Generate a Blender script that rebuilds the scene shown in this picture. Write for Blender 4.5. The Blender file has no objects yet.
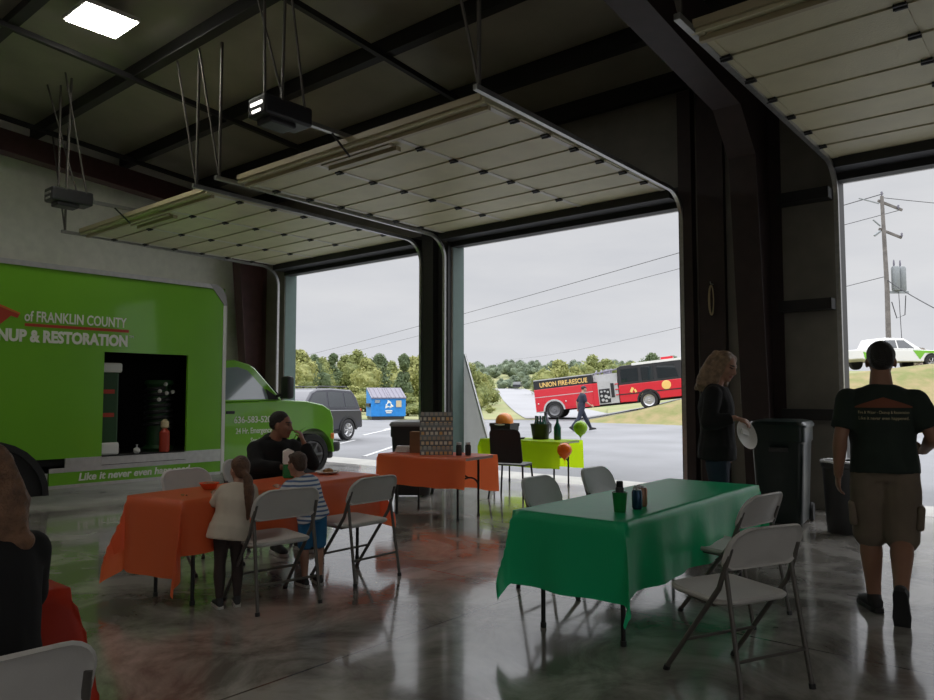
import bpy, bmesh, math, random
from mathutils import Vector, Matrix, noise
from mathutils.bvhtree import BVHTree
random.seed(11)
C = bpy.context.scene.collection
PI = math.pi
V = Vector
R = math.radians
scene = bpy.context.scene
scene.view_settings.view_transform = 'Standard'
scene.view_settings.look = 'None'
scene.view_settings.gamma = 1.0
scene.view_settings.use_curve_mapping = False
scene.view_settings.exposure = 0.25

# ------------------------------------------------------------------ camera
EYE = 1.47
YAW = R(40.2)
PITCH = math.atan(45 / 738.0)
cd = bpy.data.cameras.new('camera')
cam = bpy.data.objects.new('camera', cd)
C.objects.link(cam)
cam.location = (0, 0, EYE)
cam.rotation_euler = (PI / 2 + PITCH, 0, YAW)
cd.sensor_width = 36
cd.lens = 738 / 934 * 36
cd.clip_end = 2000
scene.camera = cam
SN, CS = math.sin(YAW), math.cos(YAW)


def ahead(d, r, z=0.0):
    """world point d metres ahead of the doorway view and r metres to its right"""
    return V((-SN * d + CS * r, CS * d + SN * r, z))


# ------------------------------------------------------------------ materials
MATS = {}


def mat(name, col, rough=0.6, metal=0.0, var=0.0, vscale=6.0, bump=0.0, bscale=40.0, emit=0.0, spec=0.5,
        trans=0.0, coat=0.0, col2=None):
    if name in MATS:
        return MATS[name]
    m = bpy.data.materials.new(name)
    m.use_nodes = True
    nt = m.node_tree
    b = nt.nodes['Principled BSDF']
    b.inputs['Base Color'].default_value = (*col, 1)
    b.inputs['Roughness'].default_value = rough
    b.inputs['Metallic'].default_value = metal
    b.inputs['Specular IOR Level'].default_value = spec
    if coat:
        b.inputs['Coat Weight'].default_value = coat
        b.inputs['Coat Roughness'].default_value = 0.06
    if emit:
        b.inputs['Emission Color'].default_value = (*col, 1)
        b.inputs['Emission Strength'].default_value = emit
    tc = nt.nodes.new('ShaderNodeTexCoord')
    if var or col2:
        n = nt.nodes.new('ShaderNodeTexNoise')
        n.inputs['Scale'].default_value = vscale
        n.inputs['Detail'].default_value = 5
        nt.links.new(tc.outputs['Object'], n.inputs['Vector'])
        cr = nt.nodes.new('ShaderNodeValToRGB')
        a = col2 if col2 else tuple(c * (1 - var) for c in col)
        e = col if col2 else tuple(min(1, c * (1 + var)) for c in col)
        cr.color_ramp.elements[0].position = 0.35
        cr.color_ramp.elements[1].position = 0.65
        cr.color_ramp.elements[0].color = (*a, 1)
        cr.color_ramp.elements[1].color = (*e, 1)
        nt.links.new(n.outputs['Fac'], cr.inputs['Fac'])
        nt.links.new(cr.outputs['Color'], b.inputs['Base Color'])
    if bump:
        n2 = nt.nodes.new('ShaderNodeTexNoise')
        n2.inputs['Scale'].default_value = bscale
        n2.inputs['Detail'].default_value = 4
        nt.links.new(tc.outputs['Object'], n2.inputs['Vector'])
        bp = nt.nodes.new('ShaderNodeBump')
        bp.inputs['Strength'].default_value = bump
        bp.inputs['Distance'].default_value = 0.02
        nt.links.new(n2.outputs['Fac'], bp.inputs['Height'])
        nt.links.new(bp.outputs['Normal'], b.inputs['Normal'])
    if trans:
        t = nt.nodes.new('ShaderNodeBsdfTranslucent')
        t.inputs['Color'].default_value = (*col, 1)
        mx = nt.nodes.new('ShaderNodeMixShader')
        mx.inputs['Fac'].default_value = trans
        out = nt.nodes['Material Output']
        nt.links.new(b.outputs['BSDF'], mx.inputs[1])
        nt.links.new(t.outputs['BSDF'], mx.inputs[2])
        nt.links.new(mx.outputs['Shader'], out.inputs['Surface'])
    MATS[name] = m
    return m


def floor_mat():
    m = bpy.data.materials.new('polished_concrete')
    m.use_nodes = True
    nt = m.node_tree
    b = nt.nodes['Principled BSDF']
    tc = nt.nodes.new('ShaderNodeTexCoord')
    n1 = nt.nodes.new('ShaderNodeTexNoise')
    n1.inputs['Scale'].default_value = 1.5
    n1.inputs['Detail'].default_value = 9
    n1.inputs['Roughness'].default_value = 0.66
    n1.inputs['Distortion'].default_value = 0.6
    nt.links.new(tc.outputs['Object'], n1.inputs['Vector'])
    cr = nt.nodes.new('ShaderNodeValToRGB')
    cr.color_ramp.elements[0].position = 0.41
    cr.color_ramp.elements[0].color = (0.15, 0.138, 0.12, 1)
    cr.color_ramp.elements[1].position = 0.60
    cr.color_ramp.elements[1].color = (0.40, 0.38, 0.35, 1)
    nt.links.new(n1.outputs['Fac'], cr.inputs['Fac'])
    br = nt.nodes.new('ShaderNodeTexBrick')
    br.offset = 0.0
    br.inputs['Scale'].default_value = 1.0
    br.inputs['Brick Width'].default_value = 6.2
    br.inputs['Row Height'].default_value = 6.0
    br.inputs['Mortar Size'].default_value = 0.008
    br.inputs['Mortar Smooth'].default_value = 0.1
    br.inputs['Color1'].default_value = (1, 1, 1, 1)
    br.inputs['Color2'].default_value = (1, 1, 1, 1)
    br.inputs['Mortar'].default_value = (0.12, 0.12, 0.12, 1)
    mp = nt.nodes.new('ShaderNodeMapping')
    mp.inputs['Location'].default_value = (3.27 + 6.2, -4.63 + 6.0, 0)
    nt.links.new(tc.outputs['Object'], mp.inputs['Vector'])
    nt.links.new(mp.outputs['Vector'], br.inputs['Vector'])
    mx = nt.nodes.new('ShaderNodeMixRGB')
    mx.blend_type = 'MULTIPLY'
    mx.inputs['Fac'].default_value = 1
    nt.links.new(cr.outputs['Color'], mx.inputs['Color1'])
    nt.links.new(br.outputs['Color'], mx.inputs['Color2'])
    nt.links.new(mx.outputs['Color'], b.inputs['Base Color'])
    n2 = nt.nodes.new('ShaderNodeTexNoise')
    n2.inputs['Scale'].default_value = 1.3
    n2.inputs['Detail'].default_value = 7
    nt.links.new(tc.outputs['Object'], n2.inputs['Vector'])
    mr = nt.nodes.new('ShaderNodeMapRange')
    mr.inputs['From Min'].default_value = 0.3
    mr.inputs['From Max'].default_value = 0.7
    mr.inputs['To Min'].default_value = 0.06
    mr.inputs['To Max'].default_value = 0.25
    nt.links.new(n2.outputs['Fac'], mr.inputs['Value'])
    nt.links.new(mr.outputs['Result'], b.inputs['Roughness'])
    n3 = nt.nodes.new('ShaderNodeTexNoise')
    n3.inputs['Scale'].default_value = 5
    nt.links.new(tc.outputs['Object'], n3.inputs['Vector'])
    bp = nt.nodes.new('ShaderNodeBump')
    bp.inputs['Strength'].default_value = 0.06
    bp.inputs['Distance'].default_value = 0.02
    nt.links.new(n3.outputs['Fac'], bp.inputs['Height'])
    nt.links.new(bp.outputs['Normal'], b.inputs['Normal'])
    b.inputs['Specular IOR Level'].default_value = 0.75
    b.inputs['Coat Weight'].default_value = 0.35
    b.inputs['Coat Roughness'].default_value = 0.05
    return m


def board_mat():
    """rows of small printed lettering on a poster board"""
    m = bpy.data.materials.new('poster_rows')
    m.use_nodes = True
    nt = m.node_tree
    b = nt.nodes['Principled BSDF']
    b.inputs['Roughness'].default_value = 0.6
    tc = nt.nodes.new('ShaderNodeTexCoord')
    br = nt.nodes.new('ShaderNodeTexBrick')
    br.inputs['Scale'].default_value = 1
    br.inputs['Brick Width'].default_value = 0.055
    br.inputs['Row Height'].default_value = 0.058
    br.inputs['Mortar Size'].default_value = 0.010
    br.inputs['Bias'].default_value = 0.1
    br.inputs['Color1'].default_value = (0.85, 0.44, 0.09, 1)
    br.inputs['Color2'].default_value = (0.80, 0.77, 0.68, 1)
    br.inputs['Mortar'].default_value = (0.15, 0.145, 0.15, 1)
    sx = nt.nodes.new('ShaderNodeSeparateXYZ')
    cx = nt.nodes.new('ShaderNodeCombineXYZ')
    nt.links.new(tc.outputs['Object'], sx.inputs[0])
    nt.links.new(sx.outputs['X'], cx.inputs['X'])
    nt.links.new(sx.outputs['Z'], cx.inputs['Y'])
    nt.links.new(cx.outputs[0], br.inputs['Vector'])
    wv = nt.nodes.new('ShaderNodeTexWave')
    wv.bands_direction = 'Z'
    wv.inputs['Scale'].default_value = 2.2
    nt.links.new(tc.outputs['Object'], wv.inputs['Vector'])
    mx = nt.nodes.new('ShaderNodeMixRGB')
    mx.inputs['Color2'].default_value = (0.30, 0.32, 0.34, 1)
    mr = nt.nodes.new('ShaderNodeMath')
    mr.operation = 'GREATER_THAN'
    mr.inputs[1].default_value = 0.62
    nt.links.new(wv.outputs['Fac'], mr.inputs[0])
    ml = nt.nodes.new('ShaderNodeMath')
    ml.operation = 'MULTIPLY'
    ml.inputs[1].default_value = 0.65
    nt.links.new(mr.outputs[0], ml.inputs[0])
    nt.links.new(ml.outputs[0], mx.inputs['Fac'])
    nt.links.new(br.outputs['Color'], mx.inputs['Color1'])
    nt.links.new(mx.outputs[0], b.inputs['Base Color'])
    return m


def stripe_mat():
    m = bpy.data.materials.new('striped_cotton')
    m.use_nodes = True
    nt = m.node_tree
    b = nt.nodes['Principled BSDF']
    b.inputs['Roughness'].default_value = 0.85
    tc = nt.nodes.new('ShaderNodeTexCoord')
    wv = nt.nodes.new('ShaderNodeTexWave')
    wv.bands_direction = 'Z'
    wv.inputs['Scale'].default_value = 9.5
    wv.inputs['Distortion'].default_value = 0.6
    nt.links.new(tc.outputs['Object'], wv.inputs['Vector'])
    cr = nt.nodes.new('ShaderNodeValToRGB')
    cr.color_ramp.interpolation = 'CONSTANT'
    cr.color_ramp.elements[0].color = (0.70, 0.72, 0.75, 1)
    cr.color_ramp.elements[1].position = 0.62
    cr.color_ramp.elements[1].color = (0.10, 0.17, 0.34, 1)
    nt.links.new(wv.outputs['Fac'], cr.inputs['Fac'])
    nt.links.new(cr.outputs['Color'], b.inputs['Base Color'])
    return m


def glass_mat(name, tint, rough=0.03, fac=0.75):
    m = bpy.data.materials.new(name)
    m.use_nodes = True
    nt = m.node_tree
    b = nt.nodes['Principled BSDF']
    b.inputs['Base Color'].default_value = (*tint, 1)
    b.inputs['Roughness'].default_value = rough
    b.inputs['Specular IOR Level'].default_value = 0.9
    b.inputs['Coat Weight'].default_value = 0.6
    b.inputs['Coat Roughness'].default_value = 0.02
    return m


M = {}
M['floor'] = floor_mat()
M['white_wall'] = mat('white_liner', (0.74, 0.72, 0.65), 0.6, var=0.05)
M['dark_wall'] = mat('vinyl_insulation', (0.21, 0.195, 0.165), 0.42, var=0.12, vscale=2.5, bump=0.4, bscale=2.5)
M['deck'] = mat('roof_insulation', (0.36, 0.335, 0.28), 0.42, var=0.1, vscale=1.2, bump=0.6, bscale=1.8)
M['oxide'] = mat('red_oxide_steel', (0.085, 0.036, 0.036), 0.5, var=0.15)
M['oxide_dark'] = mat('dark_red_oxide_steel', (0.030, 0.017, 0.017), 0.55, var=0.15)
M['black_steel'] = mat('black_steel', (0.017, 0.016, 0.016), 0.5)
M['header'] = mat('black_rubber', (0.015, 0.015, 0.016), 0.6)
M['galv'] = mat('galvanised_steel', (0.42, 0.42, 0.41), 0.35, 0.85, var=0.1, vscale=20)
M['panel'] = mat('cream_door_panel', (0.54, 0.50, 0.33), 0.5, var=0.05, vscale=3, bump=0.15, bscale=60)
M['stile'] = mat('pale_door_stile', (0.55, 0.52, 0.47), 0.4)
M['strut'] = mat('yellowed_strut', (0.40, 0.34, 0.22), 0.45)
M['teal'] = mat('teal_trim', (0.095, 0.145, 0.13), 0.45, var=0.05)
M['trim_white'] = mat('white_trim', (0.62, 0.62, 0.60), 0.5)
M['asphalt'] = mat('asphalt', (0.185, 0.188, 0.196), 0.85, var=0.12, vscale=0.35, bump=0.3, bscale=60)
M['apron'] = mat('pale_concrete', (0.42, 0.41, 0.38), 0.8, var=0.08, vscale=2)
M['road'] = mat('pale_road', (0.27, 0.27, 0.28), 0.9, var=0.06, vscale=0.1)
M['grass'] = mat('dry_grass', (0.15, 0.165, 0.05), 0.95, vscale=1.4, col2=(0.25, 0.20, 0.095), bump=1.0, bscale=8)
M['field'] = mat('meadow_grass', (0.17, 0.20, 0.075), 0.95, vscale=0.12, col2=(0.26, 0.245, 0.12))
M['line'] = mat('white_road_paint', (0.5, 0.5, 0.5), 0.8, var=0.05)
M['green_paint'] = mat('green_vehicle_paint', (0.17, 0.46, 0.022), 0.28, coat=0.6, var=0.03, vscale=1.5)
M['white_letter'] = mat('white_vinyl_lettering', (0.78, 0.80, 0.72), 0.5)
M['red_letter'] = mat('red_vinyl', (0.42, 0.045, 0.02), 0.5)
M['orange_letter'] = mat('orange_vinyl', (0.62, 0.13, 0.03), 0.5)
M['gold_letter'] = mat('gold_lettering', (0.80, 0.52, 0.16), 0.5)
M['alu'] = mat('brushed_aluminium', (0.62, 0.62, 0.62), 0.32, 0.6, var=0.06, vscale=14)
M['white_metal'] = mat('white_metal', (0.74, 0.74, 0.72), 0.35)
M['grey_cap'] = mat('grey_corner_cap', (0.36, 0.36, 0.37), 0.5)
M['black'] = mat('black_plastic', (0.018, 0.018, 0.02), 0.42)
M['black_matte'] = mat('matte_black', (0.012, 0.012, 0.013), 0.85)
M['tyre'] = mat('tyre_rubber', (0.022, 0.022, 0.023), 0.8)
M['rim'] = mat('wheel_alloy', (0.55, 0.55, 0.56), 0.3, 0.7)
M['dark_rim'] = mat('grey_steel_wheel', (0.20, 0.20, 0.21), 0.4, 0.5)
M['glass'] = glass_mat('tinted_glass', (0.02, 0.025, 0.03))
M['pale_glass'] = glass_mat('pale_glass', (0.25, 0.30, 0.33), 0.05)
M['suv'] = mat('dark_grey_car_paint', (0.03, 0.031, 0.042), 0.3, 0.2, coat=0.4)
M['fire_red'] = mat('fire_engine_red', (0.60, 0.02, 0.035), 0.3, coat=0.5)
M['blue'] = mat('blue_dumpster_paint', (0.02, 0.23, 0.62), 0.45, var=0.08)
M['lid_grey'] = mat('grey_purple_lid', (0.17, 0.16, 0.20), 0.6)
M['tan'] = mat('tan_sticker', (0.55, 0.46, 0.28), 0.6)
M['amber'] = mat('amber_lens', (0.85, 0.25, 0.04), 0.3)
M['lamp'] = mat('fluorescent_diffuser', (1.0, 0.97, 0.88), 0.5, emit=30.0)
M['led'] = mat('lit_opener_lens', (1.0, 0.97, 0.9), 0.5, emit=1.6)
M['chair_white'] = mat('white_moulded_plastic', (0.56, 0.54, 0.52), 0.45, var=0.03, bump=0.08, bscale=180)
M['chair_grey'] = mat('grey_moulded_plastic', (0.50, 0.515, 0.515), 0.45, var=0.03, bump=0.08, bscale=180)
M['chair_frame'] = mat('grey_powder_coat', (0.12, 0.11, 0.10), 0.4, 0.3)
M['table_leg'] = mat('black_table_steel', (0.02, 0.02, 0.021), 0.4, 0.4)
M['table_top'] = mat('white_table_plastic', (0.5, 0.5, 0.48), 0.5)
M['green_cloth'] = mat('green_plastic_cloth', (0.012, 0.58, 0.25), 0.36, trans=0.34, spec=0.6, bump=0.25, bscale=6)
M['orange_cloth'] = mat('orange_plastic_cloth', (0.95, 0.195, 0.065), 0.38, trans=0.42, spec=0.7, bump=0.25, bscale=6)
M['red_cloth'] = mat('red_orange_plastic_cloth', (0.70, 0.065, 0.03), 0.42, trans=0.4, spec=0.35, bump=0.25, bscale=6)
M['lime_cloth'] = mat('lime_plastic_cloth', (0.52, 0.74, 0.012), 0.45, trans=0.55, spec=0.35, bump=0.25, bscale=6)
M['cup'] = mat('green_cup_plastic', (0.012, 0.22, 0.05), 0.3)
M['bottle_green'] = mat('dark_green_glass', (0.008, 0.085, 0.06), 0.12, coat=0.5)
M['can_blue'] = mat('navy_printed_can', (0.02, 0.06, 0.12), 0.25, 0.5)
M['can_red'] = mat('red_brown_printed_can', (0.32, 0.16, 0.10), 0.3, 0.3)
M['card'] = mat('brown_cardboard', (0.22, 0.12, 0.06), 0.8, var=0.08)
M['board'] = board_mat()
M['paper'] = mat('white_paper', (0.82, 0.82, 0.80), 0.6)
M['lime'] = mat('lime_balloon', (0.36, 0.62, 0.02), 0.25, trans=0.25)
M['orange_b'] = mat('orange_balloon', (0.92, 0.22, 0.02), 0.25, trans=0.25)
M['hat'] = mat('orange_hat_plastic', (0.85, 0.27, 0.03), 0.35)
M['bin'] = mat('dark_green_bin', (0.007, 0.016, 0.014), 0.32)
M['bin_grey'] = mat('charcoal_bin', (0.03, 0.03, 0.032), 0.42)
M['bin_lid'] = mat('grey_bin_lid', (0.25, 0.25, 0.26), 0.4)
M['bag'] = mat('clear_bin_liner', (0.75, 0.75, 0.75), 0.25)
M['wood'] = mat('weathered_pole_wood', (0.17, 0.155, 0.145), 0.9, var=0.2, vscale=4)
M['xformer'] = mat('grey_transformer', (0.24, 0.26, 0.27), 0.5)
M['wire'] = mat('black_cable', (0.05, 0.05, 0.055), 0.7)
M['panel_grey'] = mat('grey_sheet_panel', (0.72, 0.73, 0.72), 0.55, var=0.05, trans=0.5)
M['bark'] = mat('tree_bark', (0.10, 0.08, 0.06), 0.9)
M['leaf_a'] = mat('olive_leaves', (0.29, 0.31, 0.11), 0.8, vscale=5, col2=(0.17, 0.21, 0.075), trans=0.3)
M['leaf_b'] = mat('yellow_green_leaves', (0.38, 0.38, 0.14), 0.8, vscale=5, col2=(0.24, 0.27, 0.095), trans=0.3)
M['leaf_c'] = mat('deep_green_leaves', (0.165, 0.21, 0.10), 0.8, vscale=5, col2=(0.10, 0.145, 0.075), trans=0.3)
M['leaf_far'] = mat('hazy_green_leaves', (0.19, 0.23, 0.15), 0.9, vscale=3, col2=(0.13, 0.17, 0.12))
M['leaf_brown'] = mat('brown_dry_leaves', (0.30, 0.25, 0.21), 0.9)
M['skin'] = mat('skin_light', (0.40, 0.21, 0.145), 0.55, var=0.06)
M['skin_b'] = mat('skin_tan', (0.30, 0.15, 0.095), 0.55, var=0.06)
M['eye'] = mat('eye_dark', (0.02, 0.015, 0.012), 0.3)
M['lip'] = mat('lip', (0.30, 0.10, 0.085), 0.5)
M['hair_dark'] = mat('dark_brown_hair', (0.014, 0.011, 0.01), 0.55, bump=0.6, bscale=120)
M['hair_brown'] = mat('brown_hair', (0.115, 0.055, 0.03), 0.5, var=0.3, vscale=20, bump=0.6, bscale=90)
M['hair_boy'] = mat('boy_brown_hair', (0.06, 0.032, 0.02), 0.5, var=0.3, vscale=20, bump=0.6, bscale=90)
M['hair_light'] = mat('light_brown_hair', (0.26, 0.165, 0.10), 0.45, var=0.3, vscale=20, bump=0.6, bscale=90)
M['hair_auburn'] = mat('auburn_hair', (0.17, 0.085, 0.045), 0.45, var=0.4, vscale=18, bump=0.6, bscale=90)
M['tee'] = mat('dark_green_cotton', (0.016, 0.026, 0.02), 0.9, var=0.1)
M['black_cotton'] = mat('black_cotton', (0.007, 0.007, 0.008), 0.9, var=0.1)
M['navy'] = mat('navy_uniform', (0.018, 0.022, 0.04), 0.85)
M['jeans'] = mat('dark_denim', (0.02, 0.03, 0.055), 0.9, var=0.2)
M['khaki'] = mat('khaki_cotton', (0.165, 0.128, 0.095), 0.9, var=0.08)
M['cream'] = mat('cream_cotton', (0.58, 0.51, 0.42), 0.9, var=0.05)
M['stripe'] = stripe_mat()
M['blue_short'] = mat('blue_shorts', (0.03, 0.17, 0.36), 0.85)
M['black_short'] = mat('black_shorts', (0.02, 0.02, 0.024), 0.85)
M['shoe'] = mat('black_shoe', (0.022, 0.022, 0.024), 0.7)
M['sole'] = mat('grey_white_sole', (0.45, 0.44, 0.42), 0.7)
M['leggings'] = mat('dark_leggings', (0.04, 0.028, 0.026), 0.9)
M['food'] = mat('food_brown', (0.35, 0.17, 0.07), 0.7, var=0.4, vscale=30)
M['machine_green'] = mat('dark_green_machine', (0.012, 0.06, 0.014), 0.45)


# ------------------------------------------------------------------ geometry helpers
class MB:
    def __init__(s):
        s.v = []; s.f = []; s.mi = []; s.k = 0

    def add(s, vs, fs):
        o = len(s.v)
        s.v += [tuple(x) for x in vs]
        for f in fs:
            s.f.append(tuple(i + o for i in f)); s.mi.append(s.k)
        return s

    def box(s, c, d, rot=None, bev=0.0):
        c = V(c)
        bm = bmesh.new()
        bmesh.ops.create_cube(bm, size=1.0)
        for v in bm.verts:
            v.co = V((v.co.x * d[0], v.co.y * d[1], v.co.z * d[2]))
        if bev:
            bmesh.ops.bevel(bm, geom=bm.edges[:], offset=min(bev, min(d) * 0.45), segments=2, affect='EDGES', profile=0.5)
        bm.verts.index_update()
        vs = [((rot @ v.co) if rot else v.co) + c for v in bm.verts]
        fs = [[v.index for v in f.verts] for f in bm.faces]
        bm.free()
        return s.add(vs, fs)

    def bx(s, x0, x1, y0, y1, z0, z1, bev=0.0):
        return s.box(((x0 + x1) / 2, (y0 + y1) / 2, (z0 + z1) / 2), (abs(x1 - x0), abs(y1 - y0), abs(z1 - z0)), None, bev)

    def tube(s, pts, r, n=8, caps=True, flat=1.0):
        pts = [V(p) for p in pts]
        rs = r if isinstance(r, (list, tuple)) else [r] * len(pts)
        vs = []; fs = []
        up = None
        for i, p in enumerate(pts):
            a = pts[max(0, i - 1)]; b = pts[min(len(pts) - 1, i + 1)]
            t = (b - a).normalized()
            if up is None:
                up = V((0, 0, 1)) if abs(t.z) < 0.9 else V((1, 0, 0))
            x = t.cross(up)
            if x.length < 1e-4:
                x = t.cross(V((0, 1, 0)))
            x.normalize()
            y = x.cross(t).normalized()
            up = y
            for k in range(n):
                an = 2 * PI * (k + 0.5) / n
                vs.append(p + (x * math.cos(an) + y * math.sin(an) * flat) * rs[i])
        for i in range(len(pts) - 1):
            for k in range(n):
                fs.append((i * n + k, i * n + (k + 1) % n, (i + 1) * n + (k + 1) % n, (i + 1) * n + k))
        if caps:
            fs.append(tuple(range(n))[::-1])
            fs.append(tuple((len(pts) - 1) * n + k for k in range(n)))
        return s.add(vs, fs)

    def lathe(s, prof, c=(0, 0, 0), n=20, rot=None):
        c = V(c); vs = []; fs = []
        for r, z in prof:
            for k in range(n):
                a = 2 * PI * k / n
                p = V((r * math.cos(a), r * math.sin(a), z))
                vs.append((rot @ p if rot else p) + c)
        m = len(prof)
        for i in range(m - 1):
            for k in range(n):
                fs.append((i * n + k, i * n + (k + 1) % n, (i + 1) * n + (k + 1) % n, (i + 1) * n + k))
        if prof[0][0] > 1e-5: fs.append(tuple(range(n))[::-1])
        if prof[-1][0] > 1e-5: fs.append(tuple((m - 1) * n + k for k in range(n)))
        return s.add(vs, fs)

    def ball(s, c, r, rot=None, n=14):
        c = V(c)
        r = r if isinstance(r, (tuple, list)) else (r, r, r)
        vs = []; fs = []
        m = n // 2
        for i in range(m + 1):
            th = PI * i / m
            for k in range(n):
                a = 2 * PI * k / n
                p = V((r[0] * math.sin(th) * math.cos(a), r[1] * math.sin(th) * math.sin(a), r[2] * math.cos(th)))
                vs.append((rot @ p if rot else p) + c)
        for i in range(m):
            for k in range(n):
                fs.append((i * n + k, (i + 1) * n + k, (i + 1) * n + (k + 1) % n, i * n + (k + 1) % n))
        return s.add(vs, fs)

    def prism(s, poly, a0, a1, mp, hw=None):
        """poly in (u,w); mp(u,w,a) -> point; extruded from a0 to a1"""
        n = len(poly)
        vs = [mp(u, w, a0) for u, w in poly] + [mp(u, w, a1) for u, w in poly]
        fs = [tuple(range(n))[::-1], tuple(range(n, 2 * n))]
        for i in range(n):
            j = (i + 1) % n
            fs.append((i, j, n + j, n + i))
        return s.add(vs, fs)

    def side(s, poly, hw):
        """vehicle slab: polygon in (x,z), half width hw(z) either side"""
        n = len(poly)
        vs = [(x, -hw(z), z) for x, z in poly] + [(x, hw(z), z) for x, z in poly]
        fs = [tuple(range(n)), tuple(range(n, 2 * n))[::-1]]
        for i in range(n):
            j = (i + 1) % n
            fs.append((j, i, n + i, n + j))
        return s.add(vs, fs)

    def loft(s, rings, caps=True):
        n = len(rings[0]); vs = []; fs = []
        for r in rings: vs += list(r)
        for i in range(len(rings) - 1):
            for k in range(n):
                fs.append((i * n + k, i * n + (k + 1) % n, (i + 1) * n + (k + 1) % n, (i + 1) * n + k))
        if caps:
            fs.append(tuple(range(n))[::-1])
            fs.append(tuple((len(rings) - 1) * n + k for k in range(n)))
        return s.add(vs, fs)

    def capsule(s, a, b, ra, rb, n=12, round_a=True, round_b=True):
        s.tube([a, b], [ra, rb], n)
        if round_a: s.ball(a, ra, None, n)
        if round_b: s.ball(b, rb, None, n)
        return s

    def mesh(s, name):
        me = bpy.data.meshes.new(name)
        me.from_pydata(s.v, [], s.f)
        me.update()
        for i, p in enumerate(me.polygons):
            p.material_index = s.mi[i]
        bm = bmesh.new(); bm.from_mesh(me)
        bmesh.ops.recalc_face_normals(bm, faces=bm.faces[:])
        bm.to_mesh(me); bm.free()
        return me

    def build(s, name, m, parent=None, smooth=None, loc=None, rot=None, bev=0.0):
        me = s.mesh(name)
        for x in (m if isinstance(m, (list, tuple)) else [m]):
            me.materials.append(x)
        if smooth:
            me.shade_smooth()
            me.set_sharp_from_angle(angle=smooth)
        return link(name, me, parent, loc, rot, bev)


def link(name, me, parent=None, loc=None, rot=None, bev=0.0):
    o = bpy.data.objects.new(name, me)
    C.objects.link(o)
    if parent: o.parent = parent
    if loc is not None: o.location = loc
    if rot is not None: o.rotation_euler = rot
    if bev:
        md = o.modifiers.new('bevel', 'BEVEL'); md.width = bev; md.segments = 2; md.limit_method = 'ANGLE'
    return o


def tag(o, label, cat, group=None, kind=None):
    o['label'] = label; o['category'] = cat
    if group: o['group'] = group
    if kind: o['kind'] = kind
    return o


def thing(name, label, cat, loc=(0, 0, 0), rz=0.0, group=None, kind=None):
    o = bpy.data.objects.new(name, None)
    C.objects.link(o)
    o.empty_display_size = 0.1
    o.location = loc; o.rotation_euler = (0, 0, rz)
    return tag(o, label, cat, group, kind)


def struct(o, label=None):
    o['kind'] = 'structure'
    if label: o['label'] = label
    return o


def copy_tree(o, parent=None):
    c = o.copy(); C.objects.link(c)
    if parent: c.parent = parent
    for ch in list(o.children): copy_tree(ch, c)
    return c


def lettering(name, s, size, m, parent, loc, rot, sx=1.0, align='LEFT', bold=0.0, depth=0.003, shear=0.0):
    cu = bpy.data.curves.new(name, 'FONT')
    cu.body = s; cu.size = size; cu.align_x = align; cu.extrude = depth; cu.offset = bold; cu.shear = shear
    cu.resolution_u = 3
    t = bpy.data.objects.new('tmp', cu); C.objects.link(t)
    dg = bpy.context.evaluated_depsgraph_get(); dg.update()
    me = bpy.data.meshes.new_from_object(t.evaluated_get(dg))
    bpy.data.objects.remove(t)
    for v in me.vertices: v.co.x *= sx
    me.materials.clear(); me.materials.append(m)
    me.name = name
    return link(name, me, parent, loc, rot)


def solid(mb, name, m, parent=None, voxel=0.01, smooth=4, fold=0.0, fscale=9.0, rule=None, seed=0.0, project=None):
    """melt overlapping closed shapes into one continuous skin"""
    me = mb.mesh('tmp')
    o = bpy.data.objects.new('tmp', me); C.objects.link(o)
    a = o.modifiers.new('r', 'REMESH'); a.mode = 'VOXEL'; a.voxel_size = voxel
    if smooth:
        b = o.modifiers.new('s', 'SMOOTH'); b.factor = 0.5; b.iterations = smooth
    dg = bpy.context.evaluated_depsgraph_get(); dg.update()
    out = bpy.data.meshes.new_from_object(o.evaluated_get(dg))
    bpy.data.objects.remove(o)
    if fold:
        ns = [v.normal.copy() for v in out.vertices]
        for v, nn in zip(out.vertices, ns):
            q = V((v.co.x * fscale, v.co.y * fscale, v.co.z * fscale * 0.55 + seed))
            v.co += nn * (noise.noise(q) + 0.5 * noise.noise(q * 2.3)) * fold
    out.materials.clear()
    for x in (m if isinstance(m, (list, tuple)) else [m]): out.materials.append(x)
    if rule:
        for p in out.polygons: p.material_index = rule(p.center)
    out.shade_smooth()
    out.name = name
    return link(name, out, parent)


# ------------------------------------------------------------------ building shell
WY0, WY1 = 10.25, 10.55          # door wall, inner and outer face
DH = 4.28                         # height of the door openings
DOORS = [(-14.2, -9.80), (-9.03, -4.56), (-2.42, 1.85)]
XL, XR, YB = -15.6, 6.5, -7.0


def deck_z(y): return 6.22 + 0.09 * (10.4 - y)
def purlin_z(y): return 5.90 + 0.09 * (10.4 - y)


struct(MB().bx(XL - 0.2, XR + 0.2, YB - 0.2, 10.55, -0.2, 0.0).build('floor', M['floor']), 'polished grey concrete floor of the vehicle bay')
edges = [XL] + [x for d in DOORS for x in d] + [XR]
w = MB()
for i in range(0, len(edges), 2):
    w.bx(edges[i], edges[i + 1], WY0, WY1, 0, 6.3)
for a, b in DOORS:
    w.bx(a, b, WY0, WY1, DH, 6.3)
struct(w.build('wall_front', M['dark_wall']), 'dark insulated wall around the three open bay doors')
struct(MB().bx(XL - 0.15, XL, YB, 10.55, 0, 8.1).build('wall_left', M['white_wall']), 'white lined end wall behind the green truck')
w = MB()
w.bx(XR, XR + 0.15, YB, -4.4, 0, 8.1); w.bx(XR, XR + 0.15, 1.6, 10.55, 0, 8.1); w.bx(XR, XR + 0.15, -4.4, 1.6, 4.4, 8.1)  # opening added out of view so more daylight reaches the hall
struct(w.build('wall_right', M['white_wall']), 'white lined end wall with an unseen opening added to let daylight in')
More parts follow.
